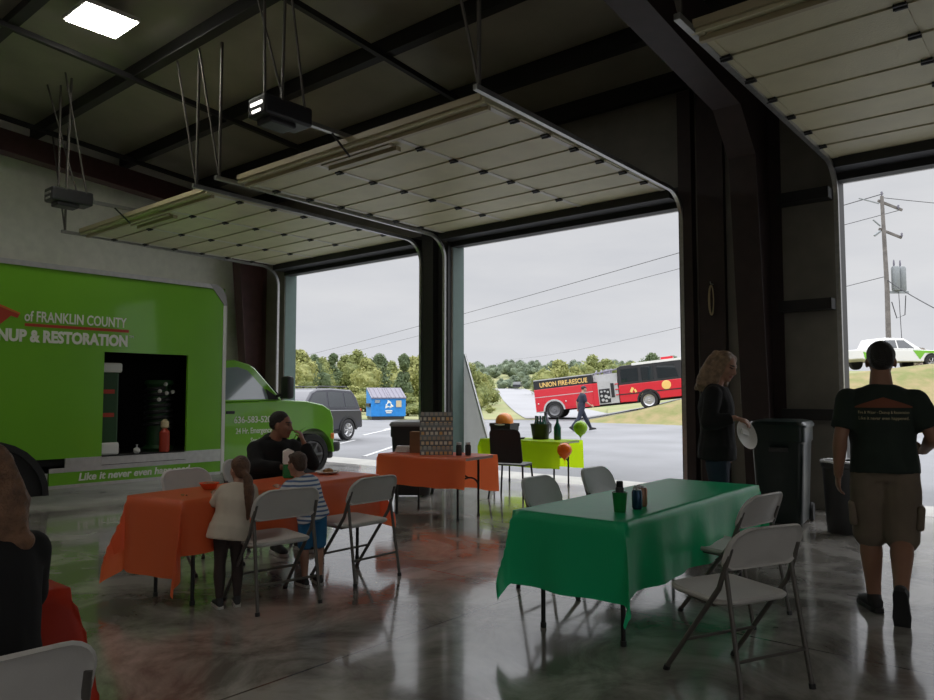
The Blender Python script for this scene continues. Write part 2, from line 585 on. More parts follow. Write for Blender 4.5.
struct(MB().bx(XL - 0.15, XR + 0.15, YB - 0.15, YB, 0, 8.1).build('wall_back', M['white_wall']))
c = MB()
c.add([(XL - 0.15, YB - 0.15, deck_z(YB)), (XR + 0.15, YB - 0.15, deck_z(YB)), (XR + 0.15, 10.6, deck_z(10.6)), (XL - 0.15, 10.6, deck_z(10.6)),
       (XL - 0.15, YB - 0.15, deck_z(YB) + 0.15), (XR + 0.15, YB - 0.15, deck_z(YB) + 0.15), (XR + 0.15, 10.6, deck_z(10.6) + 0.15), (XL - 0.15, 10.6, deck_z(10.6) + 0.15)],
      [(0, 1, 2, 3), (7, 6, 5, 4), (0, 4, 5, 1), (1, 5, 6, 2), (2, 6, 7, 3), (3, 7, 4, 0)])
struct(c.build('ceiling', M['deck']), 'grey insulation blanket under the sloping roof')

# roof purlins running along the building
for k in range(10):
    y = 10.1 - 1.70 * k if k else 10.1
    y = [10.1, 8.72, 7.02, 5.28, 3.54, 1.80, 0.06, -1.68, -3.42, -5.16][k]
    z0 = purlin_z(y)
    p = MB()
    p.bx(XL, XR, y - 0.012, y + 0.012, z0, z0 + 0.32)
    p.bx(XL, XR, y - 0.14, y + 0.012, z0, z0 + 0.022)
    p.bx(XL, XR, y - 0.012, y + 0.14, z0 + 0.30, z0 + 0.322)
    struct(p.build('roof_purlin', M['black_steel']), 'dark steel purlin running the length of the roof')
for x in (-14.6, -11.1, -7.35, -0.4):
    p = MB()
    y0, y1 = -6.5, 10.0
    p.tube([(x, y0, purlin_z(y0) - 0.03), (x, y1, purlin_z(y1) - 0.03)], 0.055, 4)
    struct(p.build('roof_brace', M['black_steel']), 'slim dark brace crossing under the purlins')


def frame(x, hw, d0, d1, bot, m, name, lab):
    """tapered rigid frame: column against the door wall, knee and rafter"""
    y0 = WY0 - 0.02
    p = MB()
    Y = lambda u, w_, a: (a, u, w_)
    rb = lambda y: bot(y)
    web = [(y0, 0.0), (y0 - d0, 0.0), (y0 - d1, bot(y0 - d1) - 0.45), (y0 - d1 - 0.5, bot(y0 - d1 - 0.5)), (-6.8, bot(-6.8)), (-6.8, purlin_z(-6.8) - 0.07), (y0, purlin_z(y0) - 0.07)]
    p.prism(web, x - 0.012, x + 0.012, Y)
    inner = web[1:5]
    t = 0.02
    for (a, b) in zip(inner[:-1], inner[1:]):
        d = V((b[0] - a[0], b[1] - a[1])).normalized(); nn = V((-d.y, d.x)) * t
        p.prism([a, b, (b[0] + nn.x, b[1] + nn.y), (a[0] + nn.x, a[1] + nn.y)], x - hw, x + hw, Y)
    p.prism([(y0, 0), (y0 + 0.015, 0), (y0 + 0.015, 6.0), (y0, 6.0)], x - hw, x + hw, Y)
    return struct(p.build(name, m), lab)


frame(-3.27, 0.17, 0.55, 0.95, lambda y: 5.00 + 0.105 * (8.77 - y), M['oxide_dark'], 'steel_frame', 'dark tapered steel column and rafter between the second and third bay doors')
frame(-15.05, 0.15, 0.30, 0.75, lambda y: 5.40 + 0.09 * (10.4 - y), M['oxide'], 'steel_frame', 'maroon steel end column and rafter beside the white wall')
# post between the first two doors
p = MB()
p.bx(-9.73, -9.05, 10.16, WY0, 0, 5.9)
p.bx(-9.56, -9.30, 10.02, 10.16, 0, 5.9)
struct(p.build('door_post', M['black_steel']), 'black steel post between the first two bay doors')
p = MB()
p.bx(-4.50, -4.30, 10.10, WY0, 0, 5.9)
p.bx(-4.24, -3.86, 10.16, WY0, 0, 5.9)
struct(p.build('door_post', M['oxide_dark']), 'dark steel post on the right of the second bay door')
p = MB()
for z in (1.22, 2.63, 4.06):
    p.bx(-3.1, -2.46, 10.02, WY0, z - 0.07, z + 0.07)
struct(p.build('wall_girt', M['black_steel']), 'dark steel girts across the wall beside the third door')

# white-lined jamb and head trims outside each opening
for i, (a, b) in enumerate(DOORS):
    for j, (x0, x1, x2, x3) in enumerate(((a - 0.001, a + 0.012, a - 0.2, a), (b - 0.012, b + 0.001, b, b + 0.2))):
        t = MB()
        t.bx(x0, x1, WY0 + 0.02, WY1 + 0.03, 0, DH)
        t.bx(x2, x3, WY1, WY1 + 0.03, 0, DH + 0.2)
        struct(t.build('trim_%d' % (3 * i + 1 + j), M['teal'] if i < 2 else M['black_steel']), 'trim on the %s jamb of the %s bay door' % (('left', 'right')[j], ('left', 'middle', 'right')[i]))
    t = MB()
    t.bx(a, b, WY0 + 0.17, WY1 + 0.02, DH - 0.02, DH + 0.1)
    struct(t.build('trim_%d' % (3 * i + 3), M['trim_white']), 'pale trim over the %s bay door' % ('left', 'middle', 'right')[i])


def overhead(n, a, b, lab, opener):
    """sectional door parked open on its ceiling tracks"""
    root = bpy.data.objects.new('door_%d' % n, None); C.objects.link(root)
    root.location = (a, 0, 0)
    struct(root, lab)
    Wd = b - a
    z = 4.44
    s = 0.605
    y1 = 9.92
    for k in range(7):
        ya, yb = y1 - s * (k + 1) + 0.008, y1 - s * k - 0.008
        m = MB()
        m.bx(0.02, Wd - 0.02, ya, yb, z, z + 0.05)
        m.bx(0.02, Wd - 0.02, ya, ya + 0.03, z - 0.012, z)
        o = m.build('section', M['panel'], root)
        st = MB()
        for fx in (0.02, 1 / 3., 2 / 3., 0.98):
            x = Wd * fx
            st.bx(x - 0.035, x + 0.035, ya + 0.03, yb - 0.005, z - 0.008, z + 0.002)
        st.build('stile', M['stile'] if n < 3 else M['panel'], root)
        if k < 6:
            for fx in (0.02, 1 / 3., 2 / 3., 0.98):
                x = Wd * fx
                h = MB()
                h.bx(x - 0.045, x + 0.045, ya - 0.05, ya + 0.035, z - 0.03, z - 0.006)
                h.tube([(x - 0.05, ya - 0.008, z - 0.03), (x + 0.05, ya - 0.008, z - 0.03)], 0.014, 6)
                h.build('hinge', M['black'], root)
    st = MB()
    ye = y1 - s * 7
    st.bx(0.05, Wd - 0.05, ye - 0.03, ye + 0.03, z + 0.02, z + 0.09)
    st.bx(0.05, Wd - 0.05, ye + 0.10, ye + 0.15, z - 0.05, z)
    st.build('strut', M['strut'], root)
    hd = MB()
    hd.bx(0, Wd, y1, WY0 + 0.16, z - 0.12, z + 0.02)
    hd.bx(0, Wd, WY0 - 0.02, WY0 + 0.16, DH - 0.05, z + 0.1)
    hd.build('bottom_seal', M['header'], root)
    for x in (-0.07 if n < 3 else 0.03, Wd + 0.10):
        pts = [(x, 10.12, 0.02), (x, 10.12, 3.98)]
        for q in range(1, 9):
            an = q / 8 * PI / 2
            pts.append((x, 10.12 - 0.42 * (1 - math.cos(an)), 3.98 + 0.42 * math.sin(an)))
        pts.append((x, 5.40, 4.46))
        t = MB()
        t.tube(pts, 0.038, 4)
        t.build('track', M['galv'], root)
        hg = MB()
        y = 5.46
        hg.tube([(x, y, 4.46), (x, y, purlin_z(y) + 0.05)], 0.022, 4)
        hg.tube([(x, y, 4.48), (x - 0.35, y - 0.15, purlin_z(y) + 0.02)], 0.016, 4)
        hg.build('hanger', M['chair_frame'], root)
    # strengthening plate for the opener arm
    if opener:
        cx = Wd / 2
        q = MB()
        q.bx(cx - 0.62, cx + 0.62, ye + 0.32, ye + 0.40, z - 0.075, z - 0.02)
        q.bx(cx - 0.62, cx + 0.62, ye + 0.20, ye + 0.27, z - 0.045, z - 0.005)
        q.build('arm_bracket', M['strut'], root)
    return root


overhead(1, *DOORS[0], 'cream sectional bay door parked open over the green truck', True)
overhead(2, *DOORS[1], 'cream sectional bay door parked open above the middle opening', True)
overhead(3, *DOORS[2], 'cream sectional bay door parked open above the right opening', False)


def opener(x, y, z, lab, lit):
    t = thing('door_opener', lab, 'door opener', (x, y, z), 0, 'bay door openers')
    b = MB(); b.box((0, 0, 0), (0.34, 0.62, 0.22), None, 0.03); b.box((0, -0.05, -0.13), (0.26, 0.34, 0.08), None, 0.02)
    b.build('motor_housing', M['black'], t)
    l = MB(); l.box((0, -0.30, 0.02), (0.22, 0.04, 0.04), None, 0.01); l.box((0, -0.30, -0.06), (0.16, 0.04, 0.035), None, 0.01)
    l.build('lamp_lens', M['led'] if lit else M['galv'], t)
    r_ = MB(); r_.bx(-0.03, 0.03, 0.3, 4.6, -0.02, 0.03); r_.tube([(-0.10, 0.3, 0.02), (0.10, 0.3, 0.02)], 0.05, 10)
    r_.build('rail', M['galv'], t)
    a = MB(); a.tube([(0.0, 0.72, -0.02), (0.02, 0.98, -0.24)], 0.014, 6)
    a.build('arm', M['black'], t)
    h = MB()
    for sx in (-0.16, 0.16):
        h.tube([(sx, -0.1, 0.08), (sx * 1.3, -0.1, purlin_z(y) - z + 0.05)], 0.018, 4)
        h.tube([(sx, 0.2, 0.08), (sx * 2.2, -0.25, purlin_z(y) - z + 0.05)], 0.014, 4)
    h.build('hanger', M['chair_frame'], t)
    return t


opener(-6.7, 4.75, 4.56, 'black door opener with lit lens hanging above the middle bay door', True)
opener(-12.3, 4.75, 4.60, 'black door opener hanging beyond the green truck near the white wall', False)

# ceiling light in view; the rest added out of frame to brighten the hall
for i, (x, y, lb) in enumerate([(-9.95, 4.18, 'square fluorescent ceiling light glowing among the purlins'), (-3.6, -0.9, 'added unseen fill light over the middle of the hall behind the tables'), (-11.0, -0.9, 'added unseen fill light over the tail of the green truck'), (2.6, -2.6, 'added unseen fill light near the right end wall')]):
    t = thing('ceiling_light', lb, 'light', (x, y, purlin_z(y) + 0.02))
    MB().box((0, 0, 0.03), (0.72, 0.72, 0.06), None, 0.01).build('housing', M['white_metal'], t)
    MB().box((0, 0, -0.008), (0.66, 0.66, 0.016)).build('diffuser', M['lamp'], t)

# ------------------------------------------------------------------ outdoors
def sstep(x): x = max(0.0, min(1.0, x)); return x * x * (3 - 2 * x)


g = MB()
g.add([(-260, 11.6, -0.02), (120, 11.6, -0.02), (120, 60, -0.02), (-260, 60, -0.02)], [(0, 1, 2, 3)])
struct(g.build('parking_lot', M['asphalt']), 'grey asphalt lot outside the bay doors')
g = MB(); g.bx(-17, 6.5, WY1, 11.6, -0.2, -0.012)
struct(g.build('door_apron', M['apron']), 'pale concrete apron along the bay doors')


def field_z(d, r):
    z = 0.0 + 3.0 * sstep((d - 47) / 150.0) + 9.0 * sstep((d - 190) / 140.0)
    z += 0.35 * noise.noise(V((d * 0.05, r * 0.05, 1))) * sstep((d - 60) / 40)
    if r < -2: z += 1.2 * sstep((-2 - r) / 10) * sstep((d - 60) / 30)
    return z


g = MB()
ds = [44.5 + (i / 36.0) ** 2 * 420 for i in range(37)]
rs = [-330 + i * 16.5 for i in range(41)]
rs = sorted(set(rs + [-40 + 2.5 * i for i in range(33)]))
for i, d in enumerate(ds):
    for r in rs:
        g.v.append(tuple(ahead(d, r, field_z(d, r))))
n = len(rs)
for i in range(len(ds) - 1):
    for k in range(n - 1):
        g.f.append((i * n + k, i * n + k + 1, (i + 1) * n + k + 1, (i + 1) * n + k)); g.mi.append(0)
struct(g.build('meadow', M['field'], smooth=1.0), 'meadow and wooded hills beyond the lot')
# road climbing away on the far side
g = MB()
for i in range(25):
    d = 45.5 + 160 * i / 24.0; f = i / 24.0
    l, r_ = 3.6 + (7.05 - 3.6) * f, 10.5 + (14.2 - 10.5) * f
    for r in (l, (l + r_) / 2, r_):
        g.v.append(tuple(ahead(d, r, max(field_z(d, l), field_z(d, r_), field_z(d, (l + r_) / 2)) + 0.04)))
for i in range(24):
    for k in range(2):
        g.f.append((i * 3 + k, i * 3 + k + 1, i * 3 + k + 4, i * 3 + k + 3)); g.mi.append(0)
struct(g.build('road', M['road']), 'pale road climbing towards the hills')


def interp(x, tab):
    for (x0, y0), (x1, y1) in zip(tab[:-1], tab[1:]):
        if x <= x1: return y0 + (y1 - y0) * max(0, (x - x0)) / (x1 - x0)
    return tab[-1][1]


FOOT = [(0.175, 40.0), (0.29, 36.5), (0.40, 32.5), (0.52, 29.8), (0.63, 29.0), (2.0, 29.0)]
TOP = [(0.16, 0.0), (0.235, 0.62), (0.29, 1.25), (0.40, 1.9), (0.52, 2.55), (0.63, 3.05), (0.9, 3.3), (2.0, 3.3)]


def bank_z(d, q):
    f, t = interp(q, FOOT), interp(q, TOP)
    x = (d - f) / max(0.8, t * 2.6)
    if x <= 0: return -0.06
    return t * sstep(x) + (0.05 * noise.noise(V((d * .7, q * 20, 0))) * min(1, t * 2) if x > 0 else 0)


def bank(d0, d1, q0, q1, nd, nq):
    b = MB()
    for i in range(nd + 1):
        d = d0 + (d1 - d0) * i / nd
        for k in range(nq + 1):
            q = q0 + (q1 - q0) * k / nq
            b.v.append(tuple(ahead(d, d * q, bank_z(d, q))))
    for i in range(nd):
        for k in range(nq):
            a = i * (nq + 1) + k
            b.f.append((a, a + 1, a + nq + 2, a + nq + 1)); b.mi.append(0)
    return b


struct(bank(28, 43.6, 0.165, 1.6, 60, 90).build('grass_bank', M['grass'], smooth=1.0), 'dry grass bank rising to the right of the lot')
struct(bank(43.6, 49.8, 0.10, 0.42, 10, 40).build('driveway', M['asphalt'], smooth=1.0), 'sloping driveway behind the grass bank')
struct(bank(43.6, 90, 0.42, 1.6, 20, 50).build('upper_lot', M['asphalt'], smooth=1.0))
struct(bank(49.8, 90, 0.19, 0.42, 14, 20).build('verge', M['field'], smooth=1.0))

# painted bay lines on the asphalt
for k, (x, y) in enumerate([(-19.5, 14.2), (-17.2, 14.2), (-14.9, 14.2), (-22.0, 20.5), (-24.6, 24.0)]):
    g = MB(); g.box((x, y, -0.012), (0.11, 5.0, 0.012), Matrix.Rotation(R(34), 3, 'Z'))
    struct(g.build('parking_line', M['line']))


# trees: a trunk and a crown of many leaves on lumpy boughs
def crown_mesh(name, seed, H, Wd, m, kind='round', nl=1500, leaf=0.16):
    rnd = random.Random(seed)
    mb = MB()
    blobs = []
    for i in range(11):
        t = rnd.uniform(0.22, 0.95)
        wid = Wd * 0.5 * (math.sin(PI * min(1, t * 0.86 + 0.12)) if kind == 'round' else (1.02 - t))
        a = rnd.uniform(0, 2 * PI); rr = rnd.uniform(0, 0.62) * wid
        blobs.append((V((rr * math.cos(a), rr * math.sin(a), t * H * 0.92)), max(0.12 * Wd, wid * rnd.uniform(0.45, 0.65))))
    for c_, r_ in blobs:
        bm = bmesh.new(); bmesh.ops.create_icosphere(bm, subdivisions=3, radius=r_ * 0.74)
        for v in bm.verts:
            v.co = v.co * (1 + 0.35 * noise.noise(v.co * 2.2 / r_ + V((seed, 0, 0)))) + c_
        bm.verts.index_update()
        mb.add([v.co for v in bm.verts], [[v.index for v in f.verts] for f in bm.faces]); bm.free()
    for i in range(nl):
        c_, r_ = rnd.choice(blobs)
        d = V((rnd.gauss(0, 1), rnd.gauss(0, 1), rnd.gauss(0, 1))).normalized()
        p = c_ + d * r_ * rnd.uniform(0.66, 1.18)
        x = V((rnd.gauss(0, 1), rnd.gauss(0, 1), rnd.gauss(0, 1))).normalized()
        y = x.cross(d).normalized(); s = leaf * rnd.uniform(0.6, 1.5)
        mb.add([p - x * s, p + y * s * .7, p + x * s, p - y * s * .7], [(0, 1, 2, 3)])
    me = mb.mesh(name); me.materials.append(m)
    return me


CR = {}
for k_, (seed, H, Wd, m, kind) in {
    'a': (1, 1, .95, 'leaf_a', 'round'), 'b': (2, 1, .9, 'leaf_b', 'round'), 'c': (3, 1, .85, 'leaf_c', 'round'),
    'd': (4, 1, .62, 'leaf_c', 'cone'), 'e': (5, 1, 1.0, 'leaf_a', 'round'), 'f': (6, 1, 1.25, 'leaf_far', 'round'),
    'g': (7, 1, 1.1, 'leaf_far', 'round'), 'h': (8, 1, .8, 'leaf_brown', 'round')}.items():
    CR[k_] = crown_mesh('crown', seed, H, Wd, M[m], kind, nl=3600, leaf=0.024)
tm = MB(); tm.tube([(0, 0, -0.3), (0.01, 0, 0.3), (0, 0.01, 0.75)], [0.035, 0.025, 0.01], 7)
TRUNK = tm.mesh('trunk'); TRUNK.materials.append(M['bark'])


CRW = dict(a=.95, b=.9, c=.85, d=.62, e=1.0, f=1.25, g=1.1, h=.8)
STOOD = []


def tree(u, d, top, key, lab, grp, name='tree', wide=1.0, zb=None):
    for k in range(30):
        r = (u - 467) / 738.0 * d
        z0 = field_z(d, r) if zb is None else zb
        h = (395 - top) / 738.0 * d + EYE - z0
        p = ahead(d, r); rad = h * wide * CRW[key] * 0.62
        if all((p - q).length > 0.95 * (rad + t) for q, t in STOOD): break
        d += 1.6 if d < 150 else 5
    STOOD.append((p, rad))
    o = thing(name, lab, 'tree', ahead(d, r, z0 - 0.05), random.uniform(0, 6), grp)
    for nm, me in (('crown', CR[key]), ('trunk', TRUNK)):
        x = link(nm, me, o); x.scale = (h * wide, h * wide, h)
    return o


g1 = 'dense trees behind the dumpster'
spec = [(285, 66, 352, 'b', 1), (299, 63, 347, 'b', 1), (313, 74, 352, 'c', .9), (322, 66, 356, 'a', 1.1), (333, 78, 349, 'd', 1.1), (345, 72, 354, 'a', 1), (357, 80, 349, 'a', 1.1),
        (366, 70, 356, 'b', 1), (378, 78, 351, 'c', 1), (392, 73, 360, 'a', 1), (404, 66, 348, 'd', .9), (413, 72, 354, 'b', 1), (425, 70, 350, 'b', 1), (440, 74, 352, 'a', 1)]
for u, d, t, k_, w_ in spec:
    lab = {'a': 'olive green bushy tree in the dense row behind the dumpster and suv',
           'b': 'yellow green rounded tree in the dense row behind the dumpster and suv',
           'c': 'deep green rounded tree in the dense row behind the dumpster and suv',
           'd': 'dark narrow pointed tree in the dense row behind the dumpster and suv'}[k_]
    tree(u, d, t, k_, lab, {'a': 'olive trees in the row', 'b': 'yellow green trees in the row', 'c': 'deep green trees in the row', 'd': 'pointed trees in the row'}[k_], wide=w_)
for i, (u, d, t, k_) in enumerate([(290, 56, 382, 'b'), (306, 55, 380, 'a'), (322, 56, 383, 'b'), (338, 57, 380, 'a'), (352, 56, 384, 'b'), (366, 55, 386, 'a'), (382, 58, 380, 'b'), (408, 52, 392, 'a'), (418, 50, 396, 'b'), (398, 57, 384, 'a')]):
    tree(u, d, t, k_, {'a': 'low olive shrub at the foot of the tree row', 'b': 'low yellow green shrub at the foot of the tree row'}[k_], {'a': 'low olive shrubs', 'b': 'low yellow green shrubs'}[k_], 'shrub', wide=1.7)
for u, d, t, k_ in [(470, 66, 362, 'a'), (479, 72, 370, 'b'), (487, 80, 374, 'a')]:
    tree(u, d, t, k_, {'a': 'olive roadside tree left of the pale road', 'b': 'yellow green roadside tree left of the pale road'}[k_], {'a': 'olive roadside trees'}.get(k_))
for u, d, t in [(474, 60, 394), (483, 62, 399), (490, 58, 404)]:
    tree(u, d, t, 'b', 'low yellow shrub on the verge left of the pale road', 'verge shrubs', 'shrub', wide=1.6)
for i in range(34):
    u = 462 + i * 7.0 + random.uniform(-2, 2); d = random.uniform(240, 330)
    tree(u, d, random.uniform(359, 365), 'fg'[i % 2], 'hazy green tree on the distant wooded hill', 'trees on the distant hill', wide=1.1)
for i in range(16):
    u = 500 + i * 12 + random.uniform(-4, 4); d = random.uniform(170, 200)
    tree(u, d, random.uniform(372, 380), 'gf'[i % 2], 'dull green tree at the foot of the distant hill', 'trees at the hill foot', wide=1.3)
for u, d, t, k_, lab in [(558, 110, 358, 'b', 'large yellow green tree above the rear of the fire engine'), (543, 120, 368, 'a', 'small olive tree left of the fire engine roof'),
                         (574, 105, 365, 'b', 'low yellow green tree behind the fire engine pump'), (592, 115, 354, 'a', 'tall olive tree behind the fire engine cab'),
                         (606, 118, 357, 'e', 'broad olive tree over the fire engine cab front'), (652, 130, 351, 'c', 'deep green tree right above the fire engine cab'),
                         (672, 135, 354, 'c', 'deep green tree beside the second bay door post'), (630, 128, 360, 'e', 'squat olive tree over the middle of the fire engine cab')]:
    tree(u, d, t, k_, lab, None, wide=1.15)
for u, t, lab in [(914, 350, 'small brown tree behind the parked green pickup'), (922, 345, 'taller brown tree behind the parked green pickup')]:
    tree(u, 150, t, 'h', lab, None, zb=3.2)

# ------------------------------------------------------------------ vehicles
def wheel(parent, x, y, r, w_, rimmat, name='wheel', spokes=0):
    sg = 1 if y > 0 else -1
    rot = Matrix.Rotation(-sg * PI / 2, 3, 'X')
    t = MB()
    t.lathe([(r * 0.62, 0), (r * 0.70, w_ * .5), (r * 0.93, w_ * .5), (r, w_ * .38), (r, -w_ * .38), (r * 0.93, -w_ * .5), (r * 0.6, -w_ * .5)], (0, 0, 0), 28, rot)
    o = t.build(name, M['tyre'], parent, 0.6, (x, y, r))
    h = MB()
    h.lathe([(0.0, w_ * .36), (r * 0.16, w_ * .40), (r * .2, w_ * .24), (r * 0.48, w_ * .22), (r * 0.56, w_ * .40), (r * 0.645, w_ * .46), (r * 0.66, w_ * .2)], (0, 0, 0), 28, rot)
    for k in range(spokes):
        a = 2 * PI * k / spokes
        h.tube([rot @ V((0.1 * r * math.cos(a), 0.1 * r * math.sin(a), w_ * .42)), rot @ V((0.6 * r * math.cos(a), 0.6 * r * math.sin(a), w_ * .43))], r * 0.075, 6)
    h.build('rim', rimmat, o, 0.5)
    return o


def arch(x, r, z0, n=14):
    return [(x + r * math.cos(PI - PI * i / n), z0 + r * math.sin(PI - PI * i / n)) for i in range(n + 1)]


def side_panel(mb, poly, y, t):
    mb.prism(poly, y, y + t, lambda u, w_, a: V((u, a, w_)))


# --- green box truck
tr = thing('box_truck', 'green box truck with an open side hatch parked at the left', 'truck', (-12.0, 6.65, 0), PI / 2)
HWB = 1.2
BL = 4.85
bt = 3.21
hx0, hx1, hz0, hz1 = -1.93, -0.64, 0.60, 2.09          # hatch in the right side
b = MB()
yy = -HWB
b.bx(-BL, hx0, yy, yy + 0.05, 0.60, bt); b.bx(hx1, -0.02, yy, yy + 0.05, 0.60, bt)
b.bx(hx0, hx1, yy, yy + 0.05, hz1, bt)
b.bx(-BL, -0.02, HWB - 0.05, HWB, 0.60, bt)
b.bx(-BL, -0.02, yy, HWB, bt - 0.03, bt)
b.bx(-0.05, -0.001, yy + 0.04, HWB - 0.04, 0.60, bt - 0.1)
b.bx(-BL, -BL + 0.05, yy, HWB, 0.60, bt)
b.build('cargo_box', M['green_paint'], tr)
f = MB(); f.bx(-BL + 0.06, -0.06, yy + 0.06, HWB - 0.06, 0.50, 0.60); f.bx(-2.3, -2.25, -HWB + .05, HWB - .05, .6, bt - .05)
f.bx(-0.10, -0.06, -HWB + .05, HWB - .05, .6, bt - .05); f.bx(-2.3, -0.06, 0.15, 0.2, .6, bt - .05)
f.build('hold_lining', M['black_matte'], tr)
r_ = MB()
r_.bx(-BL, -0.16, yy - 0.012, yy + 0.03, bt - 0.02, bt + 0.05)
r_.build('top_rail', M['alu'], tr)
r_ = MB()
r_.bx(-0.045, 0.012, yy - 0.015, yy + 0.03, 0.22, bt - 0.28)
r_.build('corner_post', M['white_metal'], tr)
r_ = MB()
capp = [(-0.30, bt + 0.052), (-0.17, bt + 0.045), (-0.07, bt - 0.01), (-0.01, bt - 0.11), (0.014, bt - 0.28), (-0.03, bt - 0.28)]
side_panel(r_, capp, yy - 0.016, 0.07)
r_.build('corner_cap', M['grey_cap'], tr)
r_ = MB()
r_.bx(-2.42, hx0, yy - 0.014, yy + 0.02, 0.47, 0.60); r_.bx(hx1 - 0.02, -0.05, yy - 0.014, yy + 0.02, 0.47, 0.60)
r_.bx(hx0 - 0.01, hx1 - 0.02, yy - 0.02, yy + 0.25, 0.48, 0.585)
r_.bx(-2.62, -0.05, yy - 0.012, yy + 0.02, 0.41, 0.47)
r_.build('rub_rail', M['alu'], tr)
r_ = MB()
r_.bx(-2.62, -0.05, yy - 0.006, yy + 0.04, 0.24, 0.41)
r_.build('skirt', M['green_paint'], tr)
r_ = MB(); r_.bx(-BL, -4.15, yy - 0.006, yy + 0.04, 0.24, 0.60)
r_.build('skirt', M['green_paint'], tr)
r_ = MB(); r_.bx(-2.66, -0.05, yy - 0.012, yy + 0.03, 0.195, 0.24)
r_.build('skirt_edge', M['alu'], tr)
r_ = MB()
side_panel(r_, arch(-3.38, 0.76, 0.12) , yy - 0.004, 0.45)
r_.build('wheel_well', M['black_matte'], tr)
r_ = MB()
a0 = arch(-3.38, 0.76, 0.12); a1 = arch(-3.38, 0.68, 0.12)
for i in range(len(a0) - 1):
    side_panel(r_, [a0[i], a0[i + 1], a1[i + 1], a1[i]], yy - 0.03, 0.03)
r_.build('fender', M['black'], tr)
for y in (-1.06, 1.06):
    wheel(tr, -3.38, y * 1.07, 0.38, 0.24, M['dark_rim'], spokes=5)
lettering('lettering', 'of FRANKLIN COUNTY', 0.20, M['white_letter'], tr, (-2.99, yy - 0.004, 2.455), (PI / 2, 0, 0), 0.66, bold=0.003)
lettering('lettering', 'CLEANUP & RESTORATION', 0.215, M['white_letter'], tr, (-1.60, yy - 0.004, 2.185), (PI / 2, 0, 0), 0.80, 'RIGHT', bold=0.010)
lettering('lettering', 'TM', 0.05, M['white_letter'], tr, (-1.585, yy - 0.004, 2.31), (PI / 2, 0, 0), 1.0)
lettering('lettering', 'Like it never even happened.', 0.142, M['white_letter'], tr, (-2.24, yy - 0.008, 0.285), (PI / 2, 0, 0), 1.02, bold=0.004, shear=0.15)
r_ = MB(); r_.bx(-2.98, -1.59, yy - 0.005, yy, 2.385, 2.425)
r_.build('red_underline', M['red_letter'], tr)
r_ = MB(); side_panel(r_, [(-5.0, 2.26), (-4.4, 2.86), (-3.75, 2.80), (-3.05, 2.535), (-3.07, 2.485), (-3.15, 2.51), (-3.26, 2.40), (-3.40, 2.30)], yy - 0.004, 0.005)
r_.build('roof_emblem', M['red_letter'], tr)
r_ = MB(); side_panel(r_, [(-5.0, 2.30), (-4.4, 2.90), (-3.75, 2.835), (-3.04, 2.555), (-3.04, 2.535), (-3.75, 2.805), (-4.4, 2.87), (-5.0, 2.27)], yy - 0.004, 0.006)
r_.build('emblem_outline', M['orange_letter'], tr)

